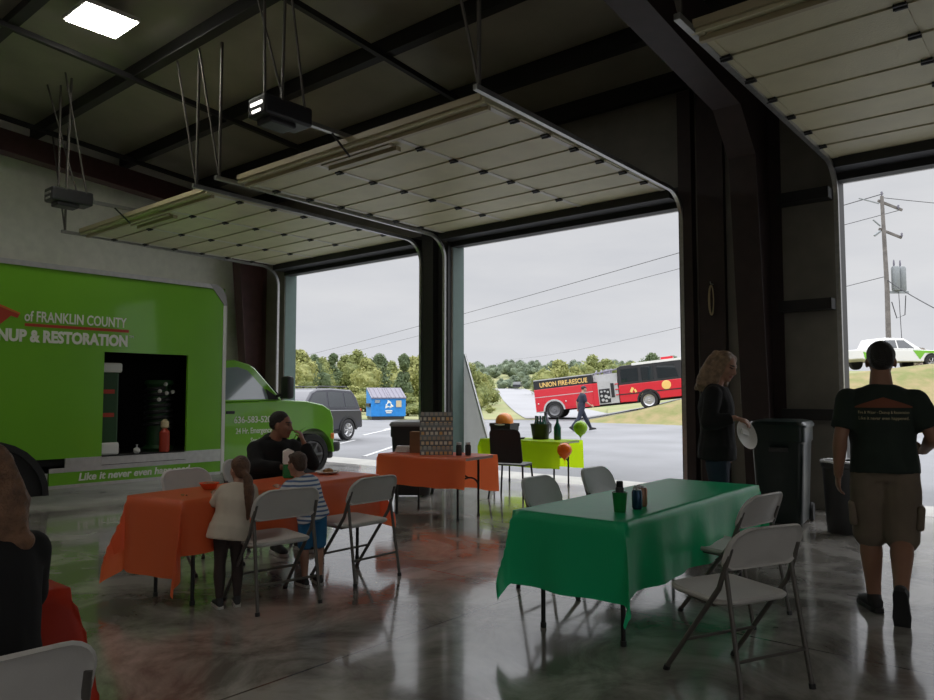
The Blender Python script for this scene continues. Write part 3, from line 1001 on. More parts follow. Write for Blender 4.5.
# cab
hw = lambda z: 1.02
ht = lambda z: 1.02 - 0.26 * max(0, z - 1.34)
cb = MB()
low = [(0.06, 0.36), (0.06, 1.34), (1.30, 1.38), (1.80, 1.36), (2.18, 1.29), (2.36, 1.19), (2.43, 1.02), (2.45, 0.62), (2.43, 0.42)]
low += [p for p in arch(1.93, 0.46, 0.40)][::-1] + [(1.47, 0.36)]
cb.side(low, hw)
cb.build('cab_body', M['green_paint'], tr, 0.5, bev=0.035)
up = MB(); up.side([(0.06, 1.34), (0.06, 2.04), (0.42, 2.07), (0.70, 2.0), (0.80, 1.94), (1.28, 1.38)], ht)
up.build('cab_roof', M['green_paint'], tr, 0.5, bev=0.03)
for sgn in (-1, 1):
    wn = MB()
    q = [(0.13, 1.39), (0.15, 1.92), (0.45, 1.95), (0.64, 1.89), (0.93, 1.56), (1.0, 1.40)]
    wn.add([(x, sgn * (ht(z) + 0.004), z) for x, z in q] + [(x, sgn * (ht(z) - 0.02), z) for x, z in q],
           [tuple(range(6)), tuple(range(6, 12))[::-1]] + [(i, (i + 1) % 6, 6 + (i + 1) % 6, 6 + i) for i in range(6)])
    wn.build('side_window', M['pale_glass'], tr)
    wn = MB()
    q = [(0.98, 1.39), (0.95, 1.58), (1.12, 1.47), (1.20, 1.39)]
    wn.add([(x, sgn * (ht(z) + 0.008), z) for x, z in q] + [(x, sgn * (ht(z) - 0.02), z) for x, z in q],
           [tuple(range(4)), tuple(range(4, 8))[::-1]] + [(i, (i + 1) % 4, 4 + (i + 1) % 4, 4 + i) for i in range(4)])
    wn.build('window_corner', M['black'], tr)
    mr = MB(); mr.box((1.22, sgn * 1.22, 1.60), (0.16, 0.22, 0.40), None, 0.05); mr.tube([(1.16, sgn * 1.0, 1.45), (1.2, sgn * 1.2, 1.5)], 0.03, 8)
    mr.build('mirror', M['black'], tr, 0.6)
    dr = MB(); side_panel(dr, [(0.10, 0.40), (0.10, 1.33), (1.26, 1.35), (1.26, 0.62), (1.12, 0.40)], sgn * 1.02 - (0.012 if sgn < 0 else -0.006), 0.006)
    d_ = dr.build('door', M['green_paint'], tr)
    h_ = MB(); h_.box((0.22, sgn * 1.04, 1.18), (0.16, 0.03, 0.05), None, 0.012)
    h_.build('door_handle', M['black'], d_)
    hl = MB(); hl.box((2.42, sgn * 0.82, 0.93), (0.08, 0.34, 0.24), None, 0.03)
    hl.build('headlamp', M['pale_glass'], tr)
    tl = MB(); tl.box((2.405, sgn * 0.985, 0.70), (0.09, 0.09, 0.12), None, 0.02)
    tl.build('indicator', M['amber'], tr)
    wheel(tr, 1.93, sgn * 0.92, 0.38, 0.24, M['dark_rim'], spokes=6)
    ap = MB(); a0 = arch(1.93, 0.50, 0.40); a1 = arch(1.93, 0.46, 0.40)
    for i in range(len(a0) - 1):
        side_panel(ap, [a0[i], a0[i + 1], a1[i + 1], a1[i]], sgn * 1.03 - 0.015, 0.03)
    ap.build('arch_lip', M['green_paint'], tr)
ws = MB(); ws.add([(0.81, -0.80, 1.93), (0.81, 0.80, 1.93), (1.275, 0.96, 1.40), (1.275, -0.96, 1.40), (0.83, -0.80, 1.955), (0.83, 0.80, 1.955), (1.295, 0.96, 1.425), (1.295, -0.96, 1.425)],
                 [(0, 1, 2, 3), (7, 6, 5, 4), (0, 4, 5, 1), (1, 5, 6, 2), (2, 6, 7, 3), (3, 7, 4, 0)])
ws.build('windscreen', M['glass'], tr)
gr = MB(); gr.box((2.45, 0, 0.86), (0.04, 1.2, 0.36), None, 0.015)
gr.build('grille', M['black'], tr)
bp = MB(); bp.box((2.51, 0, 0.50), (0.20, 2.06, 0.20), None, 0.05); bp.box((2.47, 0, 0.34), (0.14, 1.8, 0.14), None, 0.04)
bp.build('bumper', M['bin_grey'], tr, 0.6)
fr = MB(); fr.bx(-BL + .2, 2.2, -0.45, 0.45, 0.34, 0.50)
fr.build('chassis', M['black_matte'], tr)
lettering('lettering', '636-583-5200', 0.155, M['white_letter'], tr, (0.29, -1.035, 1.0), (PI / 2, 0, 0), 0.92, bold=0.002)
lettering('lettering', '24 Hr. Emergency', 0.135, M['white_letter'], tr, (0.33, -1.035, 0.82), (PI / 2, 0, 0), 0.72, bold=0.002)
lettering('lettering', 'Service', 0.12, M['white_letter'], tr, (0.62, -1.035, 0.66), (PI / 2, 0, 0), 0.75, bold=0.002)

# gear inside the hatch (truck floor z = 0.60)
e = thing('drying_machine', 'dark green machine with white bands inside the truck hatch', 'machine', (-11.15, 4.70, 0.6), 0)
m_ = MB(); m_.box((0, 0, 0.62), (0.42, 0.62, 1.18), None, 0.03); m_.build('body', M['machine_green'], e)
m_ = MB(); m_.box((0.01, 0, 1.27), (0.48, 0.68, 0.14), None, 0.03); m_.build('top_band', M['white_metal'], e)
m_ = MB(); m_.box((0.01, 0, 0.09), (0.48, 0.64, 0.18), None, 0.03); m_.build('base', M['white_metal'], e)
for z in (0.92, 0.58):
    m_ = MB(); m_.box((0.213, 0.10, z), (0.008, 0.28, 0.06)); m_.build('red_badge', M['red_letter'], e)
e = thing('hose_reel', 'dark hose reel with white beads for highlights inside the truck hatch', 'hose reel', (-11.20, 5.75, 0.6), 0)
m_ = MB(); m_.lathe([(0.22, 0), (0.24, 0.05), (0.17, 0.1), (0.17, 1.0), (0.22, 1.05), (0.2, 1.1)], (0, 0, 0), 20); m_.build('drum', M['machine_green'], e, 0.5)
m_ = MB()
for k in range(7):
    m_.tube([(0.185 * math.cos(t * 0.3), 0.185 * math.sin(t * 0.3), 0.35 + k * 0.09 + t * 0.0042) for t in range(22)], 0.03, 6)
m_.build('hose', M['black'], e, 0.8)
m_ = MB()
for y, z in ((-0.09, 0.93), (0.0, 1.04), (-0.10, 0.80), (0.02, 0.90), (0.12, 0.92)):
    m_.ball((0.205, y, z), 0.032)
m_.build('fitting', M['white_metal'], e, 0.8)  # white balls model the bright highlights on the drum
e = thing('spray_bottle', 'red and tan bottle standing in the truck hatch beside the reel', 'bottle', (-10.93, 5.72, 0.6), 0)
m_ = MB(); m_.lathe([(0.07, 0), (0.075, 0.02), (0.075, 0.3), (0.03, 0.36)], n=16); m_.build('body', M['red_letter'], e, 0.6)
m_ = MB(); m_.lathe([(0.03, 0.355), (0.06, 0.38), (0.06, 0.46), (0.02, 0.5)], n=16); m_.build('cap', M['tan'], e, 0.6)
e = thing('white_knob', 'small white round fitting on the hatch floor of the green truck', 'fitting', (-10.95, 5.30, 0.6), 0)
m_ = MB(); m_.lathe([(0.03, 0), (0.05, 0.03), (0.045, 0.07), (0.015, 0.09)], n=14); m_.build('cap', M['white_metal'], e, 0.6)
m_ = MB(); m_.lathe([(0.012, 0.088), (0.012, 0.12), (0.02, 0.13)], n=10); m_.build('spout', M['alu'], e, 0.6)

# --- dark SUV out on the lot, its nose to the left
sv = thing('suv', 'dark grey suv parked outside beyond the green truck nose', 'car', (-20.45, 14.95, 0.0), 0)
RZ = math.atan2(15.99 - 14.9, -18.7 + 20.9)
sv.location = (-19.24, 14.58, 0); sv.rotation_euler = (0, 0, R(281))
hw = lambda z: 0.88
ht = lambda z: 0.88 - 0.28 * max(0, z - 0.98)
low = [(-2.02, 0.42), (-2.06, 0.62), (-2.02, 0.92), (-1.95, 1.0), (0.85, 1.02), (1.55, 0.98), (1.98, 0.86), (2.04, 0.6), (2.0, 0.36)]
low += arch(1.28, 0.40, 0.33)[::-1] + arch(-1.28, 0.40, 0.33)[::-1]
b = MB(); b.side(low, hw); b.build('body', M['suv'], sv, 0.5, bev=0.05)
b = MB(); b.side([(-1.97, 0.98), (-1.86, 1.4), (-1.66, 1.64), (-0.6, 1.69), (0.05, 1.66), (0.35, 1.56), (0.95, 1.0)], ht); b.build('roof', M['suv'], sv, 0.5, bev=0.05)
for sgn in (-1, 1):
    for nm, q in (('rear_window', [(-1.72, 1.08), (-1.6, 1.5), (-1.22, 1.54), (-1.18, 1.08)]), ('door_window', [(-1.12, 1.08), (-1.15, 1.55), (-0.42, 1.57), (-0.36, 1.08)]),
                  ('front_window', [(-0.28, 1.08), (-0.34, 1.57), (0.05, 1.56), (0.28, 1.48), (0.66, 1.08)])):
        wn = MB(); n = len(q)
        wn.add([(x, sgn * (ht(z) + 0.006), z) for x, z in q] + [(x, sgn * (ht(z) - 0.02), z) for x, z in q],
               [tuple(range(n)), tuple(range(n, 2 * n))[::-1]] + [(i, (i + 1) % n, n + (i + 1) % n, n + i) for i in range(n)])
        wn.build(nm, M['glass'], sv)
    for x in (1.28, -1.28):
        wheel(sv, x, sgn * 0.80, 0.34, 0.22, M['rim'], spokes=7)
        ap = MB(); a0 = arch(x, 0.46, 0.33); a1 = arch(x, 0.385, 0.33)
        for i in range(len(a0) - 1): side_panel(ap, [a0[i], a0[i + 1], a1[i + 1], a1[i]], sgn * 0.885 - 0.02, 0.04)
        ap.build('arch_trim', M['black'], sv)
    rl = MB(); rl.tube([(-1.6, sgn * 0.62, 1.68), (-1.5, sgn * 0.62, 1.74), (-0.1, sgn * 0.62, 1.74), (0.0, sgn * 0.62, 1.68)], 0.02, 6); rl.build('roof_rail', M['black'], sv)
    mr = MB(); mr.box((0.62, sgn * 0.98, 1.08), (0.12, 0.2, 0.16), None, 0.04); mr.build('mirror', M['black'], sv)
    tl = MB(); tl.box((-2.0, sgn * 0.74, 0.92), (0.1, 0.22, 0.2), None, 0.03); tl.build('tail_lamp', M['red_letter'], sv)
wn = MB(); wn.add([(-1.955, -0.72, 1.06), (-1.955, 0.72, 1.06), (-1.72, 0.60, 1.56), (-1.72, -0.60, 1.56), (-1.985, -0.72, 1.06), (-1.985, 0.72, 1.06), (-1.75, 0.60, 1.56), (-1.75, -0.60, 1.56)],
                 [(0, 1, 2, 3), (7, 6, 5, 4), (0, 4, 5, 1), (1, 5, 6, 2), (2, 6, 7, 3), (3, 7, 4, 0)])
wn.build('back_window', M['glass'], sv)
b = MB(); b.box((-2.02, 0, 0.52), (0.14, 1.72, 0.26), None, 0.05); b.box((2.0, 0, 0.48), (0.14, 1.72, 0.26), None, 0.05); b.bx(-1.0, 1.0, -0.84, 0.84, 0.24, 0.4)
b.build('bumper', M['black'], sv)

# --- blue dumpster
du = thing('dumpster', 'blue metal dumpster with grey sloping lids by the trees', 'dumpster', ahead(45.3, (386 - 467) / 738 * 45.3, 0.02), YAW + R(19))
b = MB()
Y = lambda u, w_, a: V((a, u, w_))
b.prism([(-0.75, 0.16), (0.75, 0.16), (0.80, 1.78), (0.55, 1.80), (-0.80, 1.25)], -1.06, 1.06, Y)
b.build('bin_body', M['blue'], du, bev=0.02)
b = MB(); b.bx(-1.0, 1.0, -0.7, 0.75, 0.0, 0.16); b.build('base', M['bin_grey'], du)
for x0, x1 in ((-1.08, -0.01), (0.01, 1.08)):
    l = MB(); l.prism([(-0.86, 1.24), (-0.86, 1.30), (0.60, 1.90), (0.82, 1.86), (0.80, 1.79), (0.56, 1.82)], x0, x1, Y)
    for k in range(4):
        x = x0 + (x1 - x0) * (k + 0.5) / 4
        l.tube([(x, -0.84, 1.315), (x, 0.58, 1.90)], 0.025, 5)
    l.build('lid', M['lid_grey'], du)
for sx in (-1, 1):
    p_ = MB(); p_.box((sx * 1.12, -0.1, 0.85), (0.12, 1.1, 0.2), None, 0.02); p_.build('fork_pocket', M['black'], du)
p_ = MB()
def fy(z): return -0.755 - 0.05 * (z - 0.16) / 1.1 - 0.012
for k in range(3):
    a = R(90 + 120 * k)
    cx_, cz = 0.02 + 0.17 * math.cos(a), 0.86 + 0.17 * math.sin(a)
    p_.add([(cx_ + 0.15 * math.cos(a + t), fy(cz), cz + 0.15 * math.sin(a + t)) for t in (R(30), R(130), R(260))], [(0, 1, 2)])
    p_.tube([(cx_, fy(cz), cz), (0.02 + 0.17 * math.cos(a + 1.6), fy(cz), 0.86 + 0.17 * math.sin(a + 1.6))], 0.03, 5)
p_.bx(-0.2, 0.22, -0.81, -0.79, 0.46, 0.54); p_.bx(-0.16, 0.18, -0.80, -0.785, 0.36, 0.42)
p_.build('white_emblem', M['white_letter'], du)
p_ = MB(); p_.bx(0.45, 0.78, -0.835, -0.80, 0.72, 1.12); p_.build('tan_sticker', M['tan'], du)
p_ = MB(); p_.bx(-0.85, -0.55, -0.845, -0.80, 0.98, 1.16); p_.build('pale_sticker', M['pale_glass'], du)

# --- fire engine climbing the driveway behind the bank
pa = ahead(46.4, (559 - 467) / 738 * 46.4, 0.04)
pb = ahead(44.7, (651 - 467) / 738 * 44.7, 0.66)
fx = pb - pa
ft = thing('fire_engine', 'red fire engine with black cab climbing the driveway', 'fire engine', pa)
ft.rotation_euler = Matrix((fx.normalized(), V((0, 0, 1)).cross(fx).normalized(), fx.cross(V((0, 0, 1)).cross(fx)).normalized())).transposed().to_euler()
WB = fx.length
HF = 1.22
hc = lambda z: HF
Yf = lambda u, w_, a: V((u, a, w_))
b = MB(); b.side([(-1.15, 0.50), (-1.15, 1.86), (2.45, 1.86), (2.45, 0.50)] + arch(0, 0.60, 0.50)[::-1], hc); b.build('rear_body', M['fire_red'], ft, bev=0.02)
b = MB(); b.bx(-1.15, 2.47, -HF + 0.03, HF - 0.03, 1.86, 2.40); b.build('name_band', M['black'], ft)
b = MB(); b.bx(-1.15, 2.5, -HF + 0.05, HF - 0.05, 2.40, 2.46); b.bx(-1.16, 2.45, -HF - 0.008, HF + 0.008, 1.36, 1.40); b.bx(-1.16, -0.62, -HF - 0.01, HF + 0.01, 0.44, 0.5)
b.build('chrome_edge', M['alu'], ft)
b = MB(); b.bx(2.45, 2.75, -HF, HF, 0.50, 1.86); b.build('locker', M['fire_red'], ft)
for x0, x1 in ((-1.05, -0.62), (0.66, 1.5), (1.54, 2.4)):
    d_ = MB(); d_.bx(x0, x1, -HF - 0.015, -HF + 0.01, 0.62, 1.32); dd = d_.build('locker_door', M['fire_red'], ft)
    k_ = MB(); k_.ball((x0 + 0.1, -HF - 0.03, 0.98), 0.05); k_.build('latch', M['alu'], dd)
b = MB(); b.bx(2.75, 3.95, -HF + 0.02, HF - 0.02, 0.55, 1.95); b.bx(2.5, 3.95, -0.9, 0.9, 1.95, 2.35); b.build('pump_housing', M['alu'], ft)
b = MB(); b.bx(2.80, 3.45, -HF - 0.01, -HF + 0.05, 0.62, 1.46); b.bx(3.52, 3.72, -HF - 0.012, -HF + 0.05, 0.9, 1.75); b.build('pump_panel', M['black'], ft)
b = MB()
for x, z, r0 in ((2.95, 1.3, .07), (3.15, 1.32, .06), (3.33, 1.25, .07), (2.95, 1.05, .08), (3.2, 1.0, .1), (3.37, .92, .08), (3.0, .8, .09), (3.2, .74, .08)):
    b.tube([(x, -HF, z), (x, -HF - 0.07, z)], r0, 10)
b.build('gauge', M['alu'], ft)
b = MB()
for k in range(4): b.tube([(2.6 + k * 0.3, -0.8, 2.36), (2.7 + k * 0.3, -0.3, 2.62)], 0.05, 6)
b.tube([(2.3, -0.7, 2.42), (4.0, -0.7, 2.58)], 0.045, 6); b.box((3.3, 0.1, 2.5), (0.5, 0.4, 0.3), None, 0.04)
b.build('deck_gear', M['lid_grey'], ft)
for z in (1.0, 1.32, 1.64):
    b = MB(); b.bx(3.78, 4.0, -HF - 0.03, -HF + 0.02, z, z + 0.06); b.build('step', M['fire_red'], ft)
# cab
x0 = 4.0
low = [(x0, 0.55), (x0, 1.58), (8.05, 1.58), (8.12, 1.2), (8.12, 0.55), (WB + 0.64, 0.55)] + arch(WB, 0.60, 0.52)[::-1]
b = MB(); b.side(low, lambda z: 1.24); b.build('cab_body', M['fire_red'], ft, bev=0.03)
b = MB(); b.side([(x0, 1.58), (x0, 2.62), (4.25, 2.72), (7.55, 2.74), (7.72, 2.66), (8.06, 1.58)], lambda z: 1.24 - 0.05 * max(0, z - 1.58)); b.build('cab_top', M['black'], ft, bev=0.03)
b = MB(); b.bx(4.9, 7.75, -1.22, 1.22, 2.66, 2.80); b.build('roof_cap', M['white_metal'], ft)
for q in ([(4.2, 1.72), (4.2, 2.5), (5.2, 2.5), (5.2, 1.72)], [(5.4, 1.72), (5.4, 2.5), (6.1, 2.5), (6.1, 1.72)], [(6.3, 1.72), (6.3, 2.5), (7.3, 2.5), (7.5, 1.72)]):
    for sgn in (-1, 1):
        wn = MB(); wn.prism(q, sgn * 1.235, sgn * 1.245, Yf); wn.build('cab_window', M['glass'], ft)
b = MB(); b.add([(8.075, -1.1, 1.66), (8.075, 1.1, 1.66), (7.76, 1.05, 2.58), (7.76, -1.05, 2.58), (8.04, -1.1, 1.66), (8.04, 1.1, 1.66), (7.72, 1.05, 2.58), (7.72, -1.05, 2.58)],
                [(0, 1, 2, 3), (7, 6, 5, 4), (0, 4, 5, 1), (1, 5, 6, 2), (2, 6, 7, 3), (3, 7, 4, 0)]); b.build('windscreen', M['pale_glass'], ft)
b = MB(); b.bx(x0, 8.13, -1.255, 1.255, 0.98, 1.04); b.build('gold_stripe', M['black'], ft)
b = MB(); b.bx(6.6, 7.3, -1.0, 1.0, 2.80, 2.95); b.build('light_bar', M['fire_red'], ft)
b = MB(); b.box((8.3, 0, 0.68), (0.42, 2.5, 0.34), None, 0.05); b.build('bumper', M['alu'], ft)
b = MB(); b.box((8.14, 0, 1.15), (0.06, 1.9, 0.5), None, 0.03); b.build('grille', M['alu'], ft)
b = MB(); b.lathe([(0, 0.012), (0.24, 0.01), (0.27, 0.0)], (6.75, -1.245, 1.30), 20, Matrix.Rotation(PI / 2, 3, 'X')); b.build('door_crest', M['gold_letter'], ft)
b = MB(); b.box((4.75, -1.248, 1.22), (0.16, 0.01, 0.3), Matrix.Rotation(0.5, 3, 'Y')); b.box((4.95, -1.248, 1.15), (0.12, 0.01, 0.2), Matrix.Rotation(-0.4, 3, 'Y')); b.build('gold_emblem', M['gold_letter'], ft)
b = MB(); b.bx(-1.0, 7.6, -1.0, 1.0, 0.42, 0.55); b.build('chassis', M['black_matte'], ft)
for sgn in (-1, 1):
    wheel(ft, 0, sgn * 1.06, 0.52, 0.34, M['dark_rim']); wheel(ft, WB, sgn * 1.08, 0.52, 0.34, M['rim'])
    for x in (0, WB):
        ap = MB(); a0 = arch(x, 0.68, 0.50); a1 = arch(x, 0.58, 0.50)
        for i in range(len(a0) - 1): side_panel(ap, [a0[i], a0[i + 1], a1[i + 1], a1[i]], sgn * 1.245 - 0.02, 0.04)
        ap.build('arch_trim', M['alu'] if x == 0 else M['black'], ft)
lettering('lettering', 'UNION FIRE-RESCUE', 0.40, M['gold_letter'], ft, (-0.78, -HF + 0.022, 1.98), (PI / 2, 0, 0), 0.80, bold=0.008)

# --- white and green pickup parked up on the bank
gp = thing('pickup_truck', 'white and green pickup parked on top of the grass bank', 'car', ahead(39.0, (892 - 467) / 738 * 39, 3.0), YAW + R(10))
gp.location.z = bank_z(39.0, (892 - 467) / 738)
hw = lambda z: 0.92
low = [(-2.5, 0.5), (-2.5, 1.0), (0.9, 1.02), (1.9, 0.98), (2.4, 0.82), (2.5, 0.45)] + arch(1.6, 0.44, 0.38)[::-1] + arch(-1.5, 0.44, 0.38)[::-1]
b = MB(); b.side(low, hw); b.build('body', M['white_metal'], gp, bev=0.05)
b = MB(); b.side([(-1.4, 1.0), (-1.2, 1.55), (-0.9, 1.62), (0.15, 1.60), (1.1, 1.0)], lambda z: 0.92 - 0.3 * max(0, z - 1.0)); b.build('cabin', M['white_metal'], gp, bev=0.04)
for q in ([(-1.1, 1.08), (-1.02, 1.48), (-0.42, 1.5), (-0.4, 1.08)], [(-0.32, 1.08), (-0.34, 1.5), (0.1, 1.5), (0.62, 1.08)]):
    wn = MB(); n = 4
    wn.add([(x, -(0.92 - 0.3 * max(0, z - 1.0) + 0.006), z) for x, z in q] + [(x, -(0.90 - 0.3 * max(0, z - 1.0)), z) for x, z in q],
           [(0, 1, 2, 3), (7, 6, 5, 4)] + [(i, (i + 1) % n, n + (i + 1) % n, n + i) for i in range(n)])
    wn.build('side_window', M['glass'], gp)
b = MB(); side_panel(b, [(-2.3, 0.5), (-2.4, 0.86), (-1.2, 0.7), (-0.9, 0.5)], -0.926, 0.006); side_panel(b, [(0.9, 0.5), (0.5, 0.98), (1.9, 0.96), (2.4, 0.8), (2.45, 0.62), (2.02, 0.84), (1.2, 0.84)], -0.926, 0.006)
b.build('green_graphic', M['green_paint'], gp)
for x in (1.6, -1.5):
    for sgn in (-1, 1): wheel(gp, x, sgn * 0.82, 0.37, 0.24, M['rim'], spokes=5)
    b = MB(); side_panel(b, arch(x, 0.45, 0.38), -0.928, 0.02); b.build('wheel_well', M['black_matte'], gp)
# small dark car far up the road
fc = thing('car', 'tiny dark car far up the pale road', 'car', ahead(165, (517.5 - 467) / 738 * 165, 0), YAW + R(80))
dz = max(field_z(165, 9.0), field_z(165, 11.0), field_z(165, 13.5)) + 0.22
fc.location.z = dz
b = MB(); b.side([(-2.1, 0.3), (-2.1, 0.9), (2.1, 0.85), (2.2, 0.3)], lambda z: 0.9); b.build('body', M['suv'], fc, bev=0.1)
b = MB(); b.side([(-1.7, 0.88), (-1.3, 1.45), (0.3, 1.45), (1.1, 0.88)], lambda z: 0.82); b.build('cabin', M['glass'], fc, bev=0.1)

# --- utility pole with transformer and lines
PD = 45.0
po = ahead(PD, (889.5 - 467) / 738 * PD, 0)
po.z = bank_z(PD, (886.5 - 467) / 738) - 0.3
up_ = thing('utility_pole', 'weathered utility pole with crossarms and a grey transformer', 'utility pole', po, YAW)
ph = 13.75 - po.z
m_ = MB(); m_.tube([(0, 0, 0), (0.03, 0, ph * .5), (-0.10, 0, ph)], [0.17, 0.14, 0.105], 12); m_.build('pole', M['wood'], up_, 0.8)
m_ = MB(); m_.box((0.45, 0.1, ph - 0.55), (1.6, 0.11, 0.14), Matrix.Rotation(R(22), 3, 'Y')); m_.build('crossarm', M['wood'], up_)
m_ = MB(); m_.box((0.40, 0.1, ph - 2.3), (1.5, 0.11, 0.14), Matrix.Rotation(R(22), 3, 'Y')); m_.build('crossarm', M['wood'], up_)
m_ = MB(); m_.box((-0.9, 0.0, ph - 0.3), (1.3, 0.07, 0.05), Matrix.Rotation(R(15), 3, 'Y')); m_.tube([(-0.3, -0.1, ph - 1.9), (-0.75, -0.1, ph - 1.5)], 0.05, 6); m_.tube([(-0.3, -0.1, ph - 2.2), (-0.7, -0.1, ph - 2.5)], 0.07, 6); m_.build('bracket', M['xformer'], up_)
m_ = MB()
for x, z in ((-0.1, ph + 0.15), (0.9, ph - 0.7), (1.05, ph - 2.45)): m_.lathe([(0.03, -0.12), (0.07, 0), (0.05, 0.06), (0.07, 0.1), (0.03, 0.16)], (x, 0, z), 10)
m_.build('insulator', M['lid_grey'], up_)
for k, (x, y) in enumerate(((0.55, -0.05), (1.02, 0.1))):
    m_ = MB(); m_.lathe([(0.20, 0), (0.24, 0.06), (0.24, 1.4), (0.20, 1.5), (0.05, 1.53)], (x, y, ph - 6.5 + .6), 16)
    t_ = m_.build('transformer', M['xformer'], up_, 0.6)
    b_ = MB(); b_.lathe([(0.04, 0), (0.06, 0.2), (0.03, 0.42)], (x - 0.08, y, ph - 4.4), 8); b_.build('bushing', M['lid_grey'], t_)
m_ = MB(); m_.bx(0.0, 1.3, -0.1, 0.1, ph - 6.05, ph - 5.92); m_.build('transformer_rack', M['xformer'], up_)
m_ = MB(); m_.tube([(0.62, -0.2, ph - 6.0), (0.85, -0.1, ph - 12)], 0.02, 5); m_.tube([(0.2, -0.15, ph - 6.6), (0.45, -0.2, ph - 7.6), (0.95, -0.2, ph - 7.4), (1.1, -0.1, ph - 6.2)], 0.03, 5); m_.build('drop_cable', M['wire'], up_)


def wire(p, q, sag, lab, r=0.03):
    pts = [p.lerp(q, t / 24) - V((0, 0, sag * 4 * (t / 24) * (1 - t / 24))) for t in range(25)]
    m_ = MB(); m_.tube(pts, r, 5)
    o = m_.build('power_line', M['wire'], None, 0.8)
    return tag(o, lab, 'cable')


ptop = lambda z, dx=0.0: po + V((CS * dx, SN * dx, z))
wire(ptop(ph + 0.15), ahead(230, (250 - 467) / 738 * 230, 10.0), 0.8, 'uppermost power line crossing the sky behind the bay doors', .03)
wire(ptop(ph - 0.9, 0.9), ahead(230, (250 - 467) / 738 * 230, 8.2), 0.8, 'second power line crossing the sky behind the bay doors', .022)
wire(ptop(ph - 5.0), ahead(260, (505 - 467) / 738 * 260, 14.0), 1.2, 'lowest cable running left from the middle of the utility pole', .022)
wire(ptop(ph - 5.2), ahead(36, (1010 - 467) / 738 * 36, 4.2), 0.3, 'thick cable dropping right from the transformer', .03)
wire(ptop(ph - 0.1), ahead(60, (1150 - 467) / 738 * 60, 16.5), 0.3, 'power line leading right from the top of the utility pole', .022)

# ------------------------------------------------------------------ furniture
def rrect(w_, h, rt, rb, n=6):
    """rounded outline, centred at x, from z=0 to h; rt/rb top and bottom radii"""
    pts = []
    for cx, cz, r_, a0 in ((w_ / 2 - rb, rb, rb, -90), (w_ / 2 - rt, h - rt, rt, 0), (-w_ / 2 + rt, h - rt, rt, 90), (-w_ / 2 + rb, rb, rb, 180)):
        for k in range(n + 1):
            a = R(a0 + 90 * k / n)
            pts.append((cx + r_ * math.cos(a), cz + r_ * math.sin(a)))
    return pts


def dished(out, t, mapf, rim=0.0, back_rim=0.0):
    """moulded slab from an outline: concentric rings, front surface then back"""
    cx = sum(p[0] for p in out) / len(out); cz = sum(p[1] for p in out) / len(out)
    S = [0.0001, 0.3, 0.6, 0.82, 0.88, 0.95, 1.0]
    rings = []
    for i, s in enumerate(S):
        dz = t / 2 - (rim if s <= 0.82 else rim * 0.5 if s < 0.9 else 0) - (t * 0.35 if s == 1.0 else 0)
        rings.append([mapf(cx + (x - cx) * s, cz + (z - cz) * s, dz) for x, z in out])
    for s in S[::-1]:
        dz = -t / 2 + (back_rim if s <= 0.82 else back_rim * 0.9 if s < 0.9 else 0) + (t * 0.35 if s == 1.0 else 0)
        rings.append([mapf(cx + (x - cx) * s, cz + (z - cz) * s, dz) for x, z in out])
    m_ = MB(); m_.loft(rings, True)
    return m_


def make_folding_chair(m, lab, group):
    """seat faces +y"""
    t = thing('folding_chair', lab, 'chair', (0, 0, 0), 0, group)
    # seat
    so = rrect(0.465, 0.44, 0.09, 0.07)
    def ms(x, v, d): return V((x, -0.19 + v, 0.438 + d - 0.012 * math.sin(PI * v / 0.44) + 0.010 * (v / 0.44) + 0.02 * (x / 0.23) ** 2 * 0.3))
    dished(so, 0.032, ms, 0.005).build('seat', m, t, 0.7)
    bo = rrect(0.51, 0.235, 0.115, 0.06)
    def mb_(x, v, d): return V((x, -0.212 - 0.38 * (v / 1.0) + d + 0.035 * (x / 0.25) ** 2, 0.605 + v * 0.94))
    dished(bo, 0.034, mb_, 0.004, 0.016).build('backrest', m, t, 0.7)
    for sx in (-1, 1):
        x = sx * 0.238
        l = MB(); l.tube([(x * .97, -0.232, 0.72), (x, -0.196, 0.62), (x, -0.155, 0.515), (x * 1.02, 0.235, 0.012)], 0.0135, 8)
        lg = l.build('leg', M['chair_frame'], t, 0.8)
        f_ = MB(); f_.tube([(x * 1.02, 0.225, 0.025), (x * 1.02, 0.237, 0.0)], 0.018, 8); f_.build('foot_cap', M['black'], lg)
        x2 = sx * 0.226
        l = MB(); l.tube([(x2, -0.186, 0.63), (x2, -0.200, 0.55), (x2 * 1.05, -0.29, 0.012)], 0.0125, 8)
        lg = l.build('leg', M['chair_frame'], t, 0.8)
        f_ = MB(); f_.tube([(x2 * 1.05, -0.288, 0.025), (x2 * 1.05, -0.292, 0.0)], 0.017, 8); f_.build('foot_cap', M['black'], lg)
    l = MB(); l.tube([(-0.238, 0.075, 0.205), (0.238, 0.075, 0.205)], 0.009, 8); l.build('crossbar', M['chair_frame'], t, 0.8)
    l = MB(); l.tube([(-0.23, -0.262, 0.19), (0.23, -0.262, 0.19)], 0.009, 8); l.build('crossbar', M['chair_frame'], t, 0.8)
    l = MB(); l.tube([(-0.222, -0.10, 0.42), (0.222, -0.10, 0.42)], 0.008, 8); l.tube([(-0.2, 0.10, 0.42), (0.2, 0.10, 0.42)], 0.008, 8)
    for sx in (-1, 1): l.tube([(sx * 0.222, -0.10, 0.42), (sx * 0.2, 0.10, 0.42)], 0.008, 8)
    l.build('seat_support', M['chair_frame'], t, 0.8)
    return t


GC = 'folding chairs at the paper-covered tables'
chw = make_folding_chair(M['chair_white'], 'white folding chair at the right front of the green table, nearest the camera', GC)


def put(src, x, y, face, lab, first=False):
    o = src if first else copy_tree(src)
    o.location = (x, y, 0); o.rotation_euler = (0, 0, R(face - 90))
    o['label'] = lab
    return o


